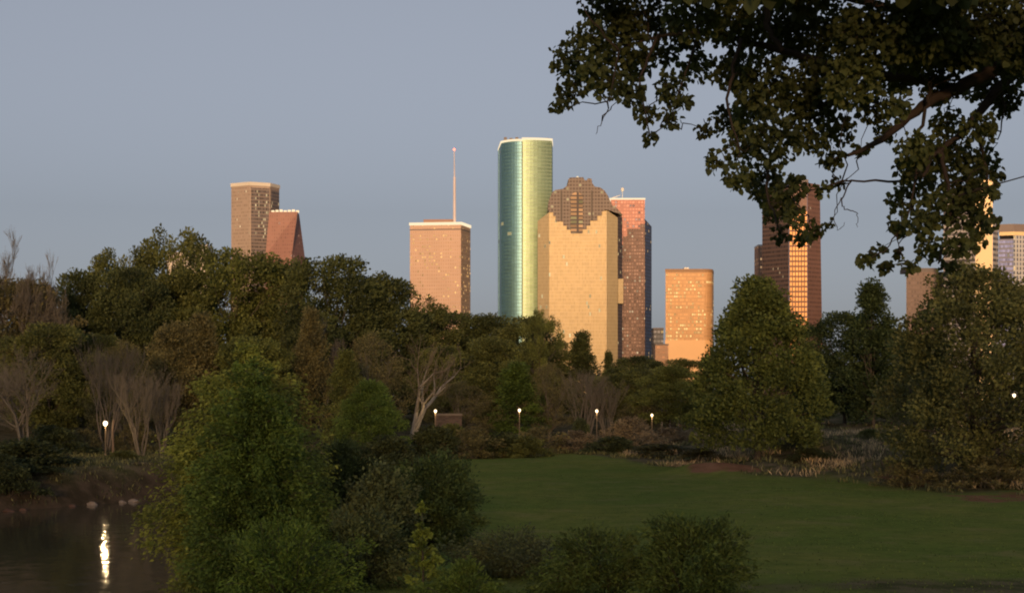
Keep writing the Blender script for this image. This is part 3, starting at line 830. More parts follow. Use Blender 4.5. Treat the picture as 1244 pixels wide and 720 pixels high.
BR4 = (make_bare('bare_tree', 24, 26, .62, 6, .38, 1, PALE_BARK, first=.42, kids=(3, 5), thin=.026), 26, 6.5)

def spread_of(tr):
    v = np.concatenate([np.array([tuple(q.co)[:2] for q in c.data.vertices]) for c in tr[0].children])
    c0 = v.mean(0); return (tr[0], tr[1], float(np.percentile(np.linalg.norm(v - c0, axis=1), 92)))
BR1, BR2, BR3, BR4 = map(spread_of, (BR1, BR2, BR3, BR4))
WOOD = 'trees of the dark wood below the skyline'
def T(p, *a, **k): return place(p[0], used, *a, H=p[1], R=p[2], **k)
# back row, left to right
T(PA, 18, 338, 150, 285, 'brownish round tree at the left edge of the view, bare twigs rising over it', 'tree', WOOD, BROWN)
T(BR4, 22, 272, 84, 280, 'tall leafless tree with a pale forked trunk at the far left', 'bare tree', WOOD)
T(BR4, 60, 300, 56, 282, 'lower leafless top just right of the tall bare tree at the far left', 'bare tree', WOOD)
T(PB, 92, 330, 100, 300, 'low dark tree in the dip left of the tallest left tree', 'tree', WOOD, DARK)
T(PC, 148, 296, 100, 318, 'gappy dark oak adjoining the tallest left tree on its left', 'tree', WOOD, OLIVE)
T(PC, 212, 270, 112, 322, 'tallest dark tree on the left, gaps of sky and pale wall in its crown', 'tree', WOOD, OLIVE)
T(PA, 160, 325, 120, 300, 'dense round tree under the gappy oak on the left', 'tree', WOOD, DARK)
T(PB, 225, 330, 120, 305, 'dense dark tree below the tallest left tree', 'tree', WOOD, OLIVE)
T(PA, 282, 302, 136, 312, 'broad dark tree in front of the foot of the leftmost tall tower', 'tree', WOOD, MID)
T(PB, 340, 318, 130, 318, 'broad tree hiding the foot of the slanted brown tower', 'tree', WOOD, OLIVE)
T(PA, 408, 310, 136, 300, 'very dark domed tree right of the slanted brown tower', 'tree', WOOD, DARK)
T(PB, 460, 334, 130, 308, 'dark tree on the slope of the treeline left of the antenna tower', 'tree', WOOD, DARK)
T(PC, 505, 356, 110, 318, 'loose dark tree at the left foot of the antenna tower', 'tree', WOOD, OLIVE)
T(PA, 545, 378, 120, 330, 'low dark tree across the foot of the antenna tower', 'tree', WOOD, DARK)
T(PB, 596, 382, 110, 330, 'dark tree in the gap between the antenna tower and the green tower', 'tree', WOOD, DARK)
T(PA, 640, 384, 92, 316, 'olive tree at the foot of the green glass tower', 'tree', WOOD, OLIVE)
T(PC, 655, 372, 46, 300, 'thin loose treetop poking up before the left side of the gold tower', 'tree', WOOD, MID)
T(PD, 707, 402, 62, 318, 'pointed dark tree in front of the middle of the gold tower', 'tree', WOOD, DARK)
T(PE, 739, 424, 32, 322, 'small pointed treetop at the right foot of the gold tower', 'tree', WOOD, DARK)
T(PA, 775, 432, 80, 330, 'low dark tree at the foot of the pink tower', 'tree', WOOD, DARK)
T(PB, 826, 436, 80, 320, 'low olive tree at the foot of the orange block', 'tree', WOOD, OLIVE)
T(PA, 672, 414, 70, 322, 'dark round tree under the left part of the gold tower', 'tree', WOOD, OLIVE)
# middle row
T(PA, 60, 392, 120, 262, 'dark olive tree behind the bare shrub-like trees on the left bank', 'tree', WOOD, OLIVE)
T(PB, 215, 392, 100, 262, 'olive tree above the bare saplings on the left bank', 'tree', WOOD, BROWN)
T(PD, 245, 380, 80, 258, 'brownish pointed tree behind the yellowish willow', 'tree', WOOD, BROWN)
T(PA, 305, 408, 110, 256, 'olive tree just behind the top of the yellowish willow', 'tree', WOOD, MID)
T(PD, 378, 374, 66, 262, 'rusty olive pointed tree under the very dark domed tree', 'tree', WOOD, BROWN)
T(BR4, 398, 380, 50, 268, 'slim bare tree with a forked trunk beside the rusty pointed tree', 'bare tree', WOOD)
T(PA, 118, 405, 90, 270, 'very dark tree behind the left lamp', 'tree', WOOD, DARK)
T(PD, 420, 424, 66, 232, 'green cone of a tree right of the yellowish willow', 'tree', WOOD, MID)
T(PB, 450, 462, 80, 205, 'leafy green tree left of the pale bare sycamore', 'tree', WOOD, GREEN)
T(PF, 452, 402, 90, 250, 'wispy beige tree thin in leaf left of the pale bare sycamore', 'tree', WOOD, BROWN)
T(BR3, 496, 402, 128, 238, 'pale leafless sycamore with forked white limbs', 'bare tree', WOOD, rz=.3)
T(PA, 540, 420, 90, 285, 'dark tree right behind the pale bare sycamore', 'tree', WOOD, OLIVE)
T(PB, 592, 410, 110, 275, 'broad olive tree behind the second lamp from the left', 'tree', WOOD, OLIVE)
T(PD, 628, 440, 84, 262, 'green rounded cone above the lamp below the green tower', 'tree', WOOD, GREEN)
T(PF, 668, 440, 70, 262, 'thin brownish tree left of the bare trunks below the gold tower', 'tree', WOOD, BROWN)
T(BR2, 708, 438, 58, 252, 'bare grey trees with straight upright stems below the gold tower', 'bare tree', WOOD)
T(BR2, 738, 456, 46, 254, 'bare grey stems just right of the lamp below the gold tower', 'bare tree', WOOD)
T(PA, 760, 446, 96, 285, 'round olive tree below the pink tower', 'tree', WOOD, OLIVE)
T(PB, 812, 444, 84, 262, 'yellowish tree left of the big cone-shaped tree', 'tree', WOOD, MID)
T(PF, 560, 462, 90, 258, 'hazy brown tree over the brick wall', 'tree', WOOD, BROWN)
T(PF, 785, 482, 80, 262, 'low brown brush-like tree around the rightmost path lamp', 'tree', WOOD, BROWN)
# left bank
BANK = 'bare trees along the left bank'
T(BR1, 30, 412, 100, 210, 'spreading grey leafless tree at the left edge above the bank', 'bare tree', BANK)
T(BR1, -8, 425, 90, 214, 'grey leafless tree cut by the left edge of the view', 'bare tree', BANK)
T(BR2, 130, 402, 70, 232, 'brown leafless tree above the left lamp', 'bare tree', BANK)
T(PF, 150, 412, 90, 240, 'thin brown tree behind the left lamp', 'tree', BANK, BROWN)
T(BR2, 172, 436, 62, 215, 'grey leafless saplings between the left lamp and the yellowish willow', 'bare tree', BANK)
T(BR2, 196, 450, 46, 218, 'grey leafless sapling touching the left side of the yellowish willow', 'bare tree', BANK)

# right-hand trees
RIGHT = 'large trees on the right'
bigc = make_tree('conical_tree', 31, 20, 9, .09, 'cone', 300, 1.4, 130, .34, .40, rt=.4, color=(.092, .112, .032), inner=.12, lump=.34, limbs=40)
place(bigc, used, 922, 335, 204, 181, 'big cone-shaped yellow-green tree standing alone beside the lawn', 'tree', RIGHT, (.092, .112, .032), 20, 9, rz=.4)
T(PA, 1024, 378, 110, 258, 'dark green round tree between the two big right trees', 'tree', RIGHT, (.042, .060, .024))
T(PE, 1060, 336, 100, 250, 'dark tree with a pointed spire just left of the largest right tree', 'tree', RIGHT, (.042, .060, .024))
T(PB, 1085, 400, 110, 256, 'dark round tree under the brown slab tower', 'tree', RIGHT, (.042, .060, .024))
T(PA, 990, 430, 80, 262, 'dark tree behind the right side of the big cone-shaped tree', 'tree', RIGHT, (.042, .060, .024))
lampP = np.array([(1232 - CX) * 200 / F, 200.0, CAMZ])
X3, D3 = (1186 - CX) * 146 / F, 146.0
Z3 = gz(X3, D3); H3 = CAMZ - (322 - HY) * D3 / F - Z3
def carve3(P):          # a gap in the leaves through which a lamp behind shows
    W = P * np.array([1, 1, 1]) + np.array([X3, D3, Z3])
    o = np.array([0, 0, CAMZ]); dr = unit(lampP - o)
    q = W - o; dist = np.linalg.norm(q - (q @ dr)[:, None] * dr, axis=1)
    return dist > .36
bigr = make_tree('broad_tree', 33, H3, 8.6, .06, 'dome', 430, 1.25, 120, .30, .40, rt=.4, color=(.098, .104, .040), lump=.5, inner=.2, limbs=60, carve=carve3)
bigr.location = (X3, D3, Z3); tag(bigr, 'largest tree at the right edge, brownish green with pale leaf clumps', 'tree', RIGHT)
T(PF, 1115, 420, 80, 158, 'thin brown tree on the left flank of the largest right tree', 'tree', RIGHT, BROWN)

# foreground trees by the water
def at_px(px, d): 
    x = (px - CX) * d / F; return x, d, gz(x, d)
def hero(name, seed, px, top, wpx, d, label, color, cat='bush', group=None, **k):
    x, y, z = at_px(px, d)
    H = CAMZ - (top - HY) * d / F - z; R = wpx * d / F / 2
    o = make_plume(name, seed, H, R, color=color, **k)
    o.location = (x, y, z); tag(o, label, cat, group)
    return o
hero('willow', 41, 298, 424, 226, 92, 'feathery yellowish willow spreading behind the dark one at the water', YELL, 'tree', nb=420, per=250, L=.24, Wd=.2, fuzz=.26, low=.02, droop=.35, rt=.2, prof='dome')
hero('willow', 42, 312, 442, 160, 82, 'feathery dark green willow in the left foreground beside the water', GREEN, 'tree', nb=430, per=260, L=.21, Wd=.2, fuzz=.22, low=.0, droop=.25, rt=.22, prof='dome')
SHR = 'bushes in the left and middle foreground'
bb = dict(stems=5, rt=.03, prof='dome', lump=.75)
hero('bush', 43, 350, 618, 190, 62, 'bright green rounded bush at the bottom edge below the willow', (.085, .128, .026), group=SHR, nb=150, per=150, L=.17, Wd=.17, fuzz=.15, **bb)
hero('bush', 44, 530, 546, 128, 88, 'dark green dome-shaped bush at the left end of the lawn', (.060, .088, .030), group=SHR, nb=170, per=170, L=.22, Wd=.2, fuzz=.18, **bb)
hero('bush', 45, 462, 556, 100, 84, 'grey green leafy bush left of the dark dome-shaped bush', (.080, .098, .045), group=SHR, nb=110, per=130, L=.2, Wd=.34, fuzz=.2, **bb)
hero('sapling', 46, 513, 606, 56, 66, 'slim yellow-green sapling rising before the dark dome-shaped bush', (.125, .160, .034), 'sapling', SHR, nb=40, per=50, L=.18, Wd=.36, fuzz=.11, prof='spire', rt=.04, droop=.0)
hero('bush', 47, 440, 612, 150, 70, 'dull olive bush low between the bright bush and the sapling', (.074, .090, .036), group=SHR, nb=100, per=120, L=.19, Wd=.24, fuzz=.2, **bb)
hero('bush', 48, 565, 676, 110, 60, 'small fresh green bush at the bottom edge right of the sapling', (.090, .130, .028), group=SHR, nb=90, per=110, L=.15, Wd=.17, fuzz=.14, **bb)
hero('bush', 49, 622, 640, 160, 74, 'low dull green bush on the lawn between the sapling and the dark foreground bush', (.072, .086, .040), group=SHR, nb=110, per=110, L=.18, Wd=.2, fuzz=.22, **bb)
hero('bush', 50, 728, 634, 190, 63, 'large feathery dark bush at the bottom centre, left half of the pair', (.066, .094, .026), group=SHR, nb=170, per=150, L=.2, Wd=.16, fuzz=.17, **bb)
hero('bush', 51, 838, 616, 180, 61, 'large feathery dark bush at the bottom centre, right half of the pair', (.066, .094, .026), group=SHR, nb=170, per=150, L=.2, Wd=.16, fuzz=.17, **bb)
hero('bush', 52, 420, 530, 100, 120, 'dark bush behind the right foot of the willow', (.058, .070, .024), group=SHR, nb=130, per=130, L=.28, Wd=.22, fuzz=.22, **bb)

# shrubs at the far edge of the lawn and along the bank
SA = (make_tree('shrub', 61, 3, 2.4, 0, 'bush', 70, .55, 75, .26, .3, rt=.05, limbs=14, stems=3), 3, 2.4)
SB = (make_tree('shrub', 62, 3, 2.4, 0, 'bush', 60, .5, 60, .28, .16, rt=.05, limbs=24, stems=4, bark=TWIG, lump=.5), 3, 2.4)
EDGE = 'shrubs along the far edge of the lawn'
GREYB = (.150, .122, .082); DKG = (.050, .062, .028)
for p, px, top, wpx, d, lab, col in (
    (SA, 470, 532, 80, 190, 'dark shrub under the pale bare sycamore', DKG),
    (SA, 525, 520, 70, 212, 'dark shrub below the second lamp from the left', DKG),
    (SA, 548, 518, 60, 230, 'dull shrub in front of the brick wall', OLIVE),
    (SB, 575, 522, 80, 214, 'brown brushy shrub right of the brick wall', BROWN),
    (SA, 610, 528, 70, 216, 'dark shrub at the left corner of the lawn edge', DKG),
    (SB, 655, 520, 80, 226, 'brown shrub below the lamp under the green tower', BROWN),
    (SA, 640, 532, 60, 214, 'olive shrub on the lawn edge below the green tower', OLIVE),
    (SB, 700, 524, 80, 228, 'greyish shrub at the foot of the bare grey trees', GREYB),
    (SA, 705, 512, 34, 236, 'dark upright shrub between the bare grey trees and the lawn', DKG),
    (SA, 745, 532, 70, 222, 'dark green shrub right of the bare grey stems', DKG),
    (SB, 765, 508, 80, 240, 'grey brown brush left of the rightmost path lamp', GREYB),
    (SB, 815, 520, 80, 225, 'grey brown brush right of the rightmost path lamp', GREYB),
    (SA, 800, 540, 80, 212, 'dull green shrub by the far right corner of the lawn', (.06, .065, .035)),
    (SA, 850, 545, 60, 190, 'dull green shrub at the left foot of the big cone-shaped tree', (.06, .06, .03)),
    (SA, 985, 545, 56, 176, 'dark low shrub at the right foot of the big cone-shaped tree', DKG),
    (SA, 1058, 522, 44, 196, 'olive shrub among the tan grass below the dark spire', OLIVE),
    (SB, 1100, 560, 80, 146, 'brown brush at the left foot of the largest right tree', BROWN),
    (SB, 1205, 556, 110, 140, 'rusty brush under the largest right tree', BROWN)):
    T(p, px, top, wpx, d, lab, 'shrub', EDGE, color=col)
LB = 'shrubs on the left bank'
for p, px, top, wpx, d, lab, col in (
    (SA, 28, 536, 110, 184, 'large dark bush at the left edge above the water', DKG),
    (SA, 75, 556, 70, 190, 'dark low bush right of the large one on the left bank', DKG),
    (SA, -5, 552, 70, 175, 'dark bush cut by the left edge just above the water', DKG),
    (SA, 150, 548, 44, 205, 'green low bush to the right below the left lamp', OLIVE),
    (SB, 112, 560, 60, 200, 'grey brown brush below the left lamp', GREYB),
    (SB, 182, 560, 60, 200, 'grey brush at the water side between saplings and willow', GREYB),
    (SA, 52, 566, 70, 180, 'dark bush hanging over the water below the large one on the left bank', DKG),
    (SA, 12, 566, 70, 173, 'dark bush low at the left edge, its foot at the water', DKG),
    (SB, 90, 574, 60, 188, 'grey brown brush on the bank above the pale rock', GREYB),
    (SA, 135, 572, 70, 194, 'olive bush on the slope below the left lamp', OLIVE),
    (SB, 168, 572, 60, 196, 'grey brush on the slope above the flat pale rock', GREYB),
    (SA, 60, 520, 90, 222, 'dark thicket under the spreading leafless tree', DKG),
    (SB, 100, 522, 60, 232, 'dim brown brush left of the left lamp', BROWN),
    (SB, 165, 515, 60, 235, 'dim brown brush right of the left lamp', BROWN)):
    T(p, px, top, wpx, d, lab, 'shrub', LB, color=col)

# distant wood that reads as one mass
r = np.random.default_rng(5)
Cs = []
for px in np.arange(-260, 1500, 9.0):
    d = r.uniform(375, 430)
    tp = np.interp(px, [-260, 100, 400, 560, 700, 850, 1000, 1244, 1500], [350, 350, 375, 420, 445, 452, 440, 440, 430]) + r.uniform(-6, 10)
    x = (px - CX) * d / F; zt = CAMZ - (tp - HY) * d / F
    for zc in np.arange(1.5, zt - 1.0, 2.4): Cs.append((x + r.normal() * 1.2, d + r.normal() * 3, zc + r.normal() * .4))
Cs = np.array(Cs); ci = np.repeat(np.arange(len(Cs)), 42); n = len(ci)
off = unit(r.normal(size=(n, 3))) * (r.random(n) ** .4)[:, None] * 2.3
V, Fq = leaf_quads(Cs[ci] + off, off + r.normal(size=(n, 3)) * .6, r.uniform(.6, 1.2, n), r.uniform(.25, .45, n), r)
o = link_mesh('far_wood', fast_mesh('far_wood', V, Fq, LEAF, {'tint': np.repeat(.5 * r.random(len(Cs))[ci] + .4 * r.random(n), 4)}))
o.color = (.045, .048, .02, 1); tag(o, 'distant dark wood reading as one mass behind the nearer trees', 'wood', None, 'stuff')

# tall dry grass and weeds
def grass(name, pts, hgt, width, color, label, seed):
    r = np.random.default_rng(seed); n = len(pts)
    P = np.column_stack([pts, ground_z(pts[:, 0], pts[:, 1]) - .03])
    D = np.column_stack([r.normal(size=(n, 2)) * .35, np.ones(n)])
    h = hgt * r.uniform(.5, 1.3, n)
    V, Fq = leaf_quads(P, D, h, np.full(n, width), r, droop=.12)
    o = link_mesh(name, fast_mesh(name, V, Fq, LEAF, {'tint': np.repeat(r.random(n), 4)}))
    o.color = (*color, 1); tag(o, label, 'grass', None, 'stuff'); return o
r = np.random.default_rng(77)
n = 60000
pts = np.column_stack([r.uniform(14, 75, n), r.uniform(118, 262, n)])
k = (pts[:, 1] - lawn_edge(pts[:, 0]) > 3 + 4 * r.random(n)) & (np.sin(pts[:, 0] * .38 + 1) * np.sin(pts[:, 1] * .17 + pts[:, 0] * .12) > .0 + .3 * r.random(n))
for mx, my, rx, ry in ((21.8, 168.5, 4.2, 3.2), (36.0, 152.0, 2.4, 6.5), (43.0, 128.0, 8, 5.0)):
    k &= ((pts[:, 0] - mx) / rx) ** 2 + ((pts[:, 1] - my) / ry) ** 2 > .8
grass('tall_dry_grass', pts[k], .8, .055, (.30, .235, .15), 'tall tan grass on the hummocks between the two big right trees', 1)
n = 70000
pts = np.column_stack([r.uniform(-75, 60, n), r.uniform(120, 250, n)])
k = (np.sin(pts[:, 0] * .5) * np.sin(pts[:, 1] * .3 + 1) > np.where(pts[:, 0] < -14, -.6, 0)) & ((pts[:, 1] - lawn_edge(pts[:, 0]) > -1) | (pts[:, 0] < -14)) & (ground_z(pts[:, 0], pts[:, 1]) > -3.7)
grass('weeds', pts[k], .6, .07, (.110, .112, .052), 'rough dull green weeds along the bank and the lawn edge', 2)
n = 60000
pts = np.column_stack([r.uniform(-20, 60, n), 60 + 150 * r.random(n) ** 1.6])
k = (pts[:, 1] - lawn_edge(pts[:, 0]) < 1) & (right_bank(pts[:, 1]) + 2 < pts[:, 0]) & (r.random(n) < .35 + .65 * (np.sin(pts[:, 0] * .35 + 2) * np.sin(pts[:, 1] * .22) > 0))
grass('lawn_grass', pts[k], .11, .03, (.085, .115, .028), 'short green lawn grass', 3)

# ------------------------------------------------------------------ overhanging tree
oak = empty('overhanging_tree', (9.4, 21.0, gz(9.4, 21.0)))
tag(oak, 'dark tree reaching in from the right, its leafy branches over the top of the view', 'tree')
ox, oy, oz = oak.location
def wp(px, py, d): return np.array([(px - CX) * d / F - ox, d - oy, CAMZ - (py - HY) * d / F - oz])
r = np.random.default_rng(88)
limbs = []
def limb(pts, r0, r1, d0=20.0, d1=20.0, wob=.03):
    k = len(pts); out = []
    for i, (a, b) in enumerate(pts): out.append(wp(a, b, d0 + (d1 - d0) * i / max(1, k - 1)))
    P = np.array(out)
    P[1:-1] += 0
    s = np.linspace(0, k - 1, (k - 1) * 4 + 1)          # smooth the joints
    Q = np.column_stack([np.interp(s, np.arange(k), P[:, j]) for j in range(3)])
    for _ in range(2): Q[1:-1] = .25 * Q[:-2] + .5 * Q[1:-1] + .25 * Q[2:]
    Q[1:-1] += r.normal(size=(len(Q) - 2, 3)) * wob * .4
    limbs.append((Q, np.linspace(r0, r1, len(Q)))); return Q
tm = MB()
trunk = np.array([[0, 0, -.4], [.05, 0, .8], [-.02, .05, 3.0], [-.15, .05, 5.4], [-.35, 0, 7.6], [-.3, .1, 9.4], [-.1, .2, 11.5], [.1, .3, 13.6]])
tm.tube(trunk, [.62, .46, .40, .36, .30, .22, .14, .06], 12)
tj = trunk[4]
def from_trunk(h): return np.array([np.interp(h, trunk[:, 2], trunk[:, j]) for j in (0, 1)] + [h])
def px_of(p): 
    q = p + np.array([ox, oy, oz]); return (CX + q[0] * F / q[1], HY - (q[2] - CAMZ) * F / q[1])
a = px_of(from_trunk(6.8))
limb([a, (1330, 58), (1252, 72), (1205, 88), (1160, 108), (1128, 122), (1095, 150), (1062, 176), (1030, 190), (990, 200)], .14, .006, 21, 20)
limb([(1252, 72), (1215, 105), (1190, 140), (1165, 165), (1140, 180), (1120, 215)], .075, .02, 20.6, 19.6)
limb([(1160, 108), (1120, 96), (1070, 92), (1010, 80), (950, 62), (900, 48), (850, 40), (800, 42), (752, 62), (712, 78)], .075, .006, 20.8, 20.6)
limb([(1130, 112), (1124, 140), (1116, 165), (1113, 205), (1108, 250)], .028, .012, 20.2, 19.8)
limb([(1116, 210), (1095, 221), (1062, 219), (1035, 219), (1010, 224), (985, 232), (962, 250)], .018, .006, 20, 19.5)
limb([(1140, 180), (1150, 215), (1158, 250), (1150, 290), (1140, 320)], .03, .010, 19.8, 19.4)
limb([(1180, 140), (1192, 175), (1200, 215), (1195, 250)], .028, .010, 20.2, 20.6)
limb([(1010, 80), (980, 120), (955, 160), (935, 195), (930, 235), (948, 280)], .045, .010, 20.6, 20)
limb([(950, 62), (935, 40), (930, 15), (938, -20), (960, -60)], .03, .06, 20, 20)
limb([(900, 48), (888, 90), (884, 130), (898, 180)], .028, .010, 19.9, 19.4)
limb([(800, 42), (782, 80), (778, 115), (790, 165)], .02, .007, 19.6, 19.2)
limb([(850, 40), (835, 80), (822, 120), (815, 150)], .018, .007, 19.8, 20.2)
limb([(752, 62), (745, 95), (740, 125), (732, 148), (724, 163)], .012, .003, 19.4, 19.0)
limb([(752, 62), (730, 40), (712, 15), (700, -8)], .014, .006, 19.4, 19.0)
limb([(1035, 219), (1022, 240), (1024, 252), (1036, 256), (1043, 262), (1042, 276)], .010, .003, 19.8, 19.7)
limb([(1108, 250), (1092, 280), (1075, 305), (1050, 320)], .012, .005, 19.8, 19.5)
limb([(1095, 262), (1088, 290), (1100, 318)], .010, .004, 19.8, 19.5)
limb([(1108, 250), (1122, 290), (1112, 322)], .010, .004, 19.8, 20.0)
limb([(1205, 88), (1222, 120), (1216, 160)], .022, .008, 20.6, 20.8)
limb([(1022, 240), (1012, 262), (1018, 280), (1026, 270)], .006, .003, 19.7, 19.6)
limb([(1252, 72), (1200, 40), (1140, 22), (1080, 10), (1020, -5)], .09, .04, 20.6, 21)
limb([px_of(from_trunk(8.2)), (1380, -80), (1250, -130), (1100, -160), (950, -160), (820, -120)], .16, .03, 21, 21.5)
limb([px_of(from_trunk(7.4)), (1400, -20), (1300, -30), (1180, -40), (1060, -50)], .12, .03, 21, 19)
limb([px_of(from_trunk(9.0)), (1600, -160), (1750, -260), (1850, -330)], .14, .03, 21, 22)
limb([px_of(from_trunk(8.6)), (1450, -200), (1380, -330), (1300, -420)], .14, .03, 21, 23)
limb([px_of(from_trunk(7.0)), (1560, -40), (1660, -90), (1760, -100)], .13, .03, 21, 20)
for Q, R_ in limbs: tm.tube(Q, R_, 7)

blobs = """735,12,34,28 716,48,30,26 690,74,24,24 690,112,17,19 677,128,9,8 752,56,38,34 738,98,26,24 765,108,20,20 800,24,44,30 842,22,38,28 800,66,27,17
786,138,15,17 791,166,8,10 815,106,22,22 814,144,14,12 846,80,22,20 830,122,11,11 762,22,30,28 722,86,18,22 705,100,14,16 770,80,24,18 832,46,24,18
892,28,44,32 942,40,54,42 1002,40,56,46 1062,40,56,46 1122,32,54,42 1182,30,56,42 1232,30,34,42 890,84,28,26 930,106,40,38 986,108,44,40 1036,98,40,36 1090,84,36,30 1140,78,32,24
1232,84,22,24 1178,66,34,20 1226,118,16,18 884,146,22,20 906,176,28,27 895,214,17,19 940,168,36,36 985,160,32,32 856,158,11,11 866,196,11,15 926,220,26,24 960,228,24,18 1020,156,24,20 914,140,30,30
938,258,13,15 965,260,13,16 975,288,10,12 988,278,11,14 948,284,12,12 1006,272,5,7 930,236,14,14 955,245,18,14 1000,230,10,9 1018,222,9,7 1010,190,18,16
1062,132,22,18 1090,128,22,18 1112,180,26,24 1150,148,24,20 1190,154,24,22 1200,194,16,24 1170,206,32,32 1122,218,28,28 1100,204,14,16 1096,240,20,22 1140,252,30,26 1180,256,25,26 1207,232,9,16
1092,272,16,12 1052,318,11,9 1076,324,11,8 1106,322,15,9 1060,308,7,6 1130,298,20,20 1165,296,22,20 1152,324,17,9 1186,286,15,20 1222,128,16,18 1215,60,36,30 1160,55,40,30 1195,108,28,18 1140,110,26,18 1240,60,26,30 1110,60,40,30 1118,268,18,18 1072,300,6,7 1090,306,6,6
1150,180,30,22 1075,160,16,14 1046,180,12,10 1205,268,8,12 1175,232,28,26 1130,190,24,20 1212,210,8,10""".split()
blobs = [tuple(map(float, b.split(','))) for b in blobs]
inner_n = len(blobs)
for _ in range(150): blobs.append((r.uniform(705, 1650), r.uniform(-330, -22), r.uniform(38, 62), r.uniform(30, 46)))
for _ in range(40): blobs.append((r.uniform(1285, 1700), r.uniform(-40, 150), r.uniform(38, 60), r.uniform(30, 46)))
AL = np.concatenate([Q for Q, _ in limbs])
tw = MB(); LP, LD, LL, LT = [], [], [], []
for i, (bx, by, rx, ry) in enumerate(blobs):
    inside = i < inner_n
    d = 20 + r.uniform(-1.6, 1.8) if inside else r.uniform(17, 24.5)
    c = wp(bx, by, d)
    a = AL[np.argmin(((AL - c) ** 2).sum(1))]
    if np.linalg.norm(a - c) > .05:
        main = limb_curve(a, c, r.uniform(.0, .12), r, 7); main[1:-1] += r.normal(size=(5, 3)) * .035
        tw.tube(main, np.linspace(.009, .004, 7), 4)
    area = math.pi * rx * ry
    for j in range(int(3 + area / 260)):      # fine twigs inside the clump
        e = c + unit(r.normal(size=3)) * np.array([rx, (rx + ry) / 2, ry]) * d / F * r.uniform(.6, .95)
        tw.tube(limb_curve(c, e, -.02, r, 4), [.005, .004, .003, .002], 3, caps=False)
    n = int(area * ((.125 if by < 125 and bx > 860 else .10) if inside else .022)) + 5
    q = unit(r.normal(size=(n, 3))) * (r.random(n) ** .38)[:, None]
    p = c + q * np.array([rx, (rx + ry) * .55, ry]) * .94 * d / F
    LP.append(p); LD.append(q * .5 + r.normal(size=(n, 3)) * .6 + np.array([0, 0, -.55]))
    LL.append(np.full(n, .068 if inside else .17) * r.uniform(.6, 1.3, n)); LT.append(np.clip(.5 * r.random() + .5 * r.random(n), 0, 1))
tm.build('trunk', plain('oak_bark', (.075, .052, .040), .9, .35, 4, bump=.5), oak, True)
tw.build('twigs', plain('oak_twig', (.07, .052, .040), .9, .3, 4), oak)
P, D, L_ = np.concatenate(LP), np.concatenate(LD), np.concatenate(LL)
V, Fq = leaf_six(P, D, L_, r)
o = link_mesh('crown', fast_mesh('crown', V, Fq, LEAF, {'tint': np.repeat(np.concatenate(LT), 6)}), oak)
o.color = (.060, .070, .025, 1)

# ------------------------------------------------------------------ lamps, walls, rocks
pole_m = plain('lamp_pole_paint', (.20, .15, .10), .6, .2, 3)
def make_lamp(strength, w, watts):
    """post lamp 5.4 m tall; w is the globe's radius"""
    root = empty('street_lamp')
    q = w / .30; zc = 4.85
    b = MB(); b.lathe([(.16, -.1), (.16, .35), (.11, .45), (.075, .6), (.055, zc - .45 * q), (.12 * q, zc - .42 * q), (.12 * q, zc - .36 * q)], 10); b.build('pole', pole_m, root, False)
    b = MB(); b.lathe([(.05, zc - .36 * q), (.22 * q, zc - .24 * q), (w, zc), (.27 * q, zc + .16 * q), (.16 * q, zc + .28 * q), (.04, zc + .32 * q)], 14); b.build('globe', emit('lamp_glow', (1.0, .76, .44), strength), root, True)
    b = MB(); b.lathe([(.22 * q, zc + .30 * q), (.12 * q, zc + .42 * q), (.03, zc + .52 * q)], 12); b.build('cap', pole_m, root)
    ld = bpy.data.lights.new('lamp_light', 'POINT'); ld.energy = watts; ld.color = (1, .70, .36); ld.shadow_soft_size = .12
    lo = bpy.data.objects.new('lamp_light', ld); COL.objects.link(lo); lo.parent = root; lo.location = (0, -w - .14, zc)
    return root
LG = 'path lamps in front of the wood'
lamp_big, lamp_small = make_lamp(4.0, .32, 260), make_lamp(2.6, .17, 90)
for i, (px, py, d, lab) in enumerate((
    (128, 514, 214, 'brightest globe lamp on a short post above the left bank'),
    (529, 499, 236, 'globe lamp beside the brick wall under the bare sycamore'),
    (631, 498, 246, 'globe lamp among shrubs below the green tower'),
    (725, 499, 240, 'globe lamp in front of the bare grey stems below the gold tower'),
    (792, 504, 232, 'small globe lamp on a dark post below the pink tower, rightmost of the row'),
    (1232, 480, 200, 'lamp glinting through the leaves of the largest right tree'))):
    x = (px - CX) * d / F; z0 = gz(x, d); zl = CAMZ - (py - HY) * d / F
    o = lamp_big if i == 0 else lamp_small if i == 1 else dup(lamp_small, (0, 0, 0))
    o.location = (x, d, z0); sc = (zl - z0) / 4.85; o.scale = (sc, sc, sc)
    tag(o, lab, 'street lamp', LG)
x, y, z = at_px(137, 213)
b = MB(); b.tube([(0, 0, -.4), (.05, 0, 1.6), (.0, 0, 3.2), (.12, 0, 4.9)], [.16, .14, .13, .11], 8)
o = b.build('wooden_post', plain('post_wood', (.25, .17, .11), .9, .3, 2), None); o.location = (x, y, z); tag(o, 'plain wooden post beside the left lamp', 'post')
x, y, z = at_px(545, 248); wt = CAMZ - (502 - HY) * 248 / F - z
root = empty('brick_wall', (x, y, z)); tag(root, 'low dim brown brick wall right of the lamp under the bare sycamore', 'wall')
s_ = 248 / F
brick = facade('brick_face', (.11, .085, .065), (.12, .08, .06), .22, .5, .9, .8, lit=0, metal=0, rough=.9, wrough=.9, seed=40, vary=.3)
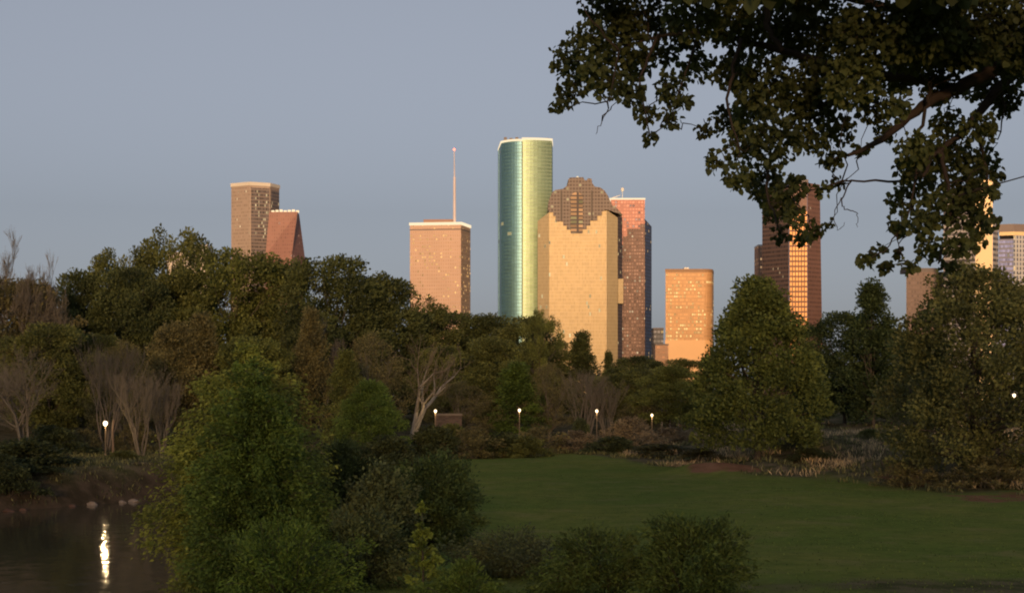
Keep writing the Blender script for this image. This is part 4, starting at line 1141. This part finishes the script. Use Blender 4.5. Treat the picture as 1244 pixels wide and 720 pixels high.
MB().box(-17 * s_, 16 * s_, 0, .5, -.4, wt - .3).build('wall', brick, root)
MB().box(-17.6 * s_, 16.6 * s_, -.1, .6, wt - .3, wt).build('coping', plain('coping_stone', (.22, .18, .14), .85, .2, 1), root)
x, y, z = at_px(815, 262); zt = CAMZ - (484.5 - HY) * 262 / F - z
root = empty('concrete_parapet', (x, y, z)); tag(root, 'pale concrete railing on posts at the left of the big cone-shaped tree', 'railing')
s_ = 262 / F; conc = plain('parapet_concrete', (.42, .38, .36), .85, .15, 1)
MB().box(-13 * s_, 16 * s_, 0, .4, zt - .55, zt).build('rail', conc, root)
for k in (-12, -2, 8): MB().box(k * s_, (k + 2) * s_, .02, .38, -.4, zt - .552).build('post', conc, root)
def rock(px, d0, sx, sz, col, label, seed):
    d = d0
    for _ in range(30): d = .5 * d + .5 * (float(far_bank((px - CX) * d / F)) - 1.0)
    r = np.random.default_rng(seed); b = MB(); k = 9; m = 5
    prof = [(max(.02, math.cos(q)) , math.sin(q)) for q in np.linspace(-.6, 1.45, m)]
    b.lathe(prof, k); b.v = [tuple(np.array(p) * (1 + r.normal() * .13)) for p in b.v]
    b.v = [(p[0] * sx, p[1] * sx * .8, p[2] * sz) for p in b.v]
    o = b.build('rock', col, None); x = (px - CX) * d / F; o.location = (x, d, max(-4.02, gz(x, d)) + sz * .15); tag(o, label, 'rock', 'rocks at the waterline of the left bank')
pale, rust = plain('rock_pale', (.34, .27, .21), .9, .25, 3), plain('rock_rust', (.15, .085, .06), .9, .3, 3)
for a in ((112, 190, .6, .35, pale, 'pale rock at the waterline below the left lamp', 1), (163, 192, .7, .28, pale, 'flat pale rock at the waterline near the willow', 2),
          (148, 192.5, .4, .25, pale, 'small pale rock left of the flat one near the willow', 3), (28, 176, .45, .22, rust, 'reddish rock at the waterline under the large dark bush', 4),
          (10, 171, .6, .25, rust, 'broad reddish rock at the far left waterline', 5), (88, 189, .4, .2, rust, 'small reddish rock left of the pale rock', 6)): rock(*a)
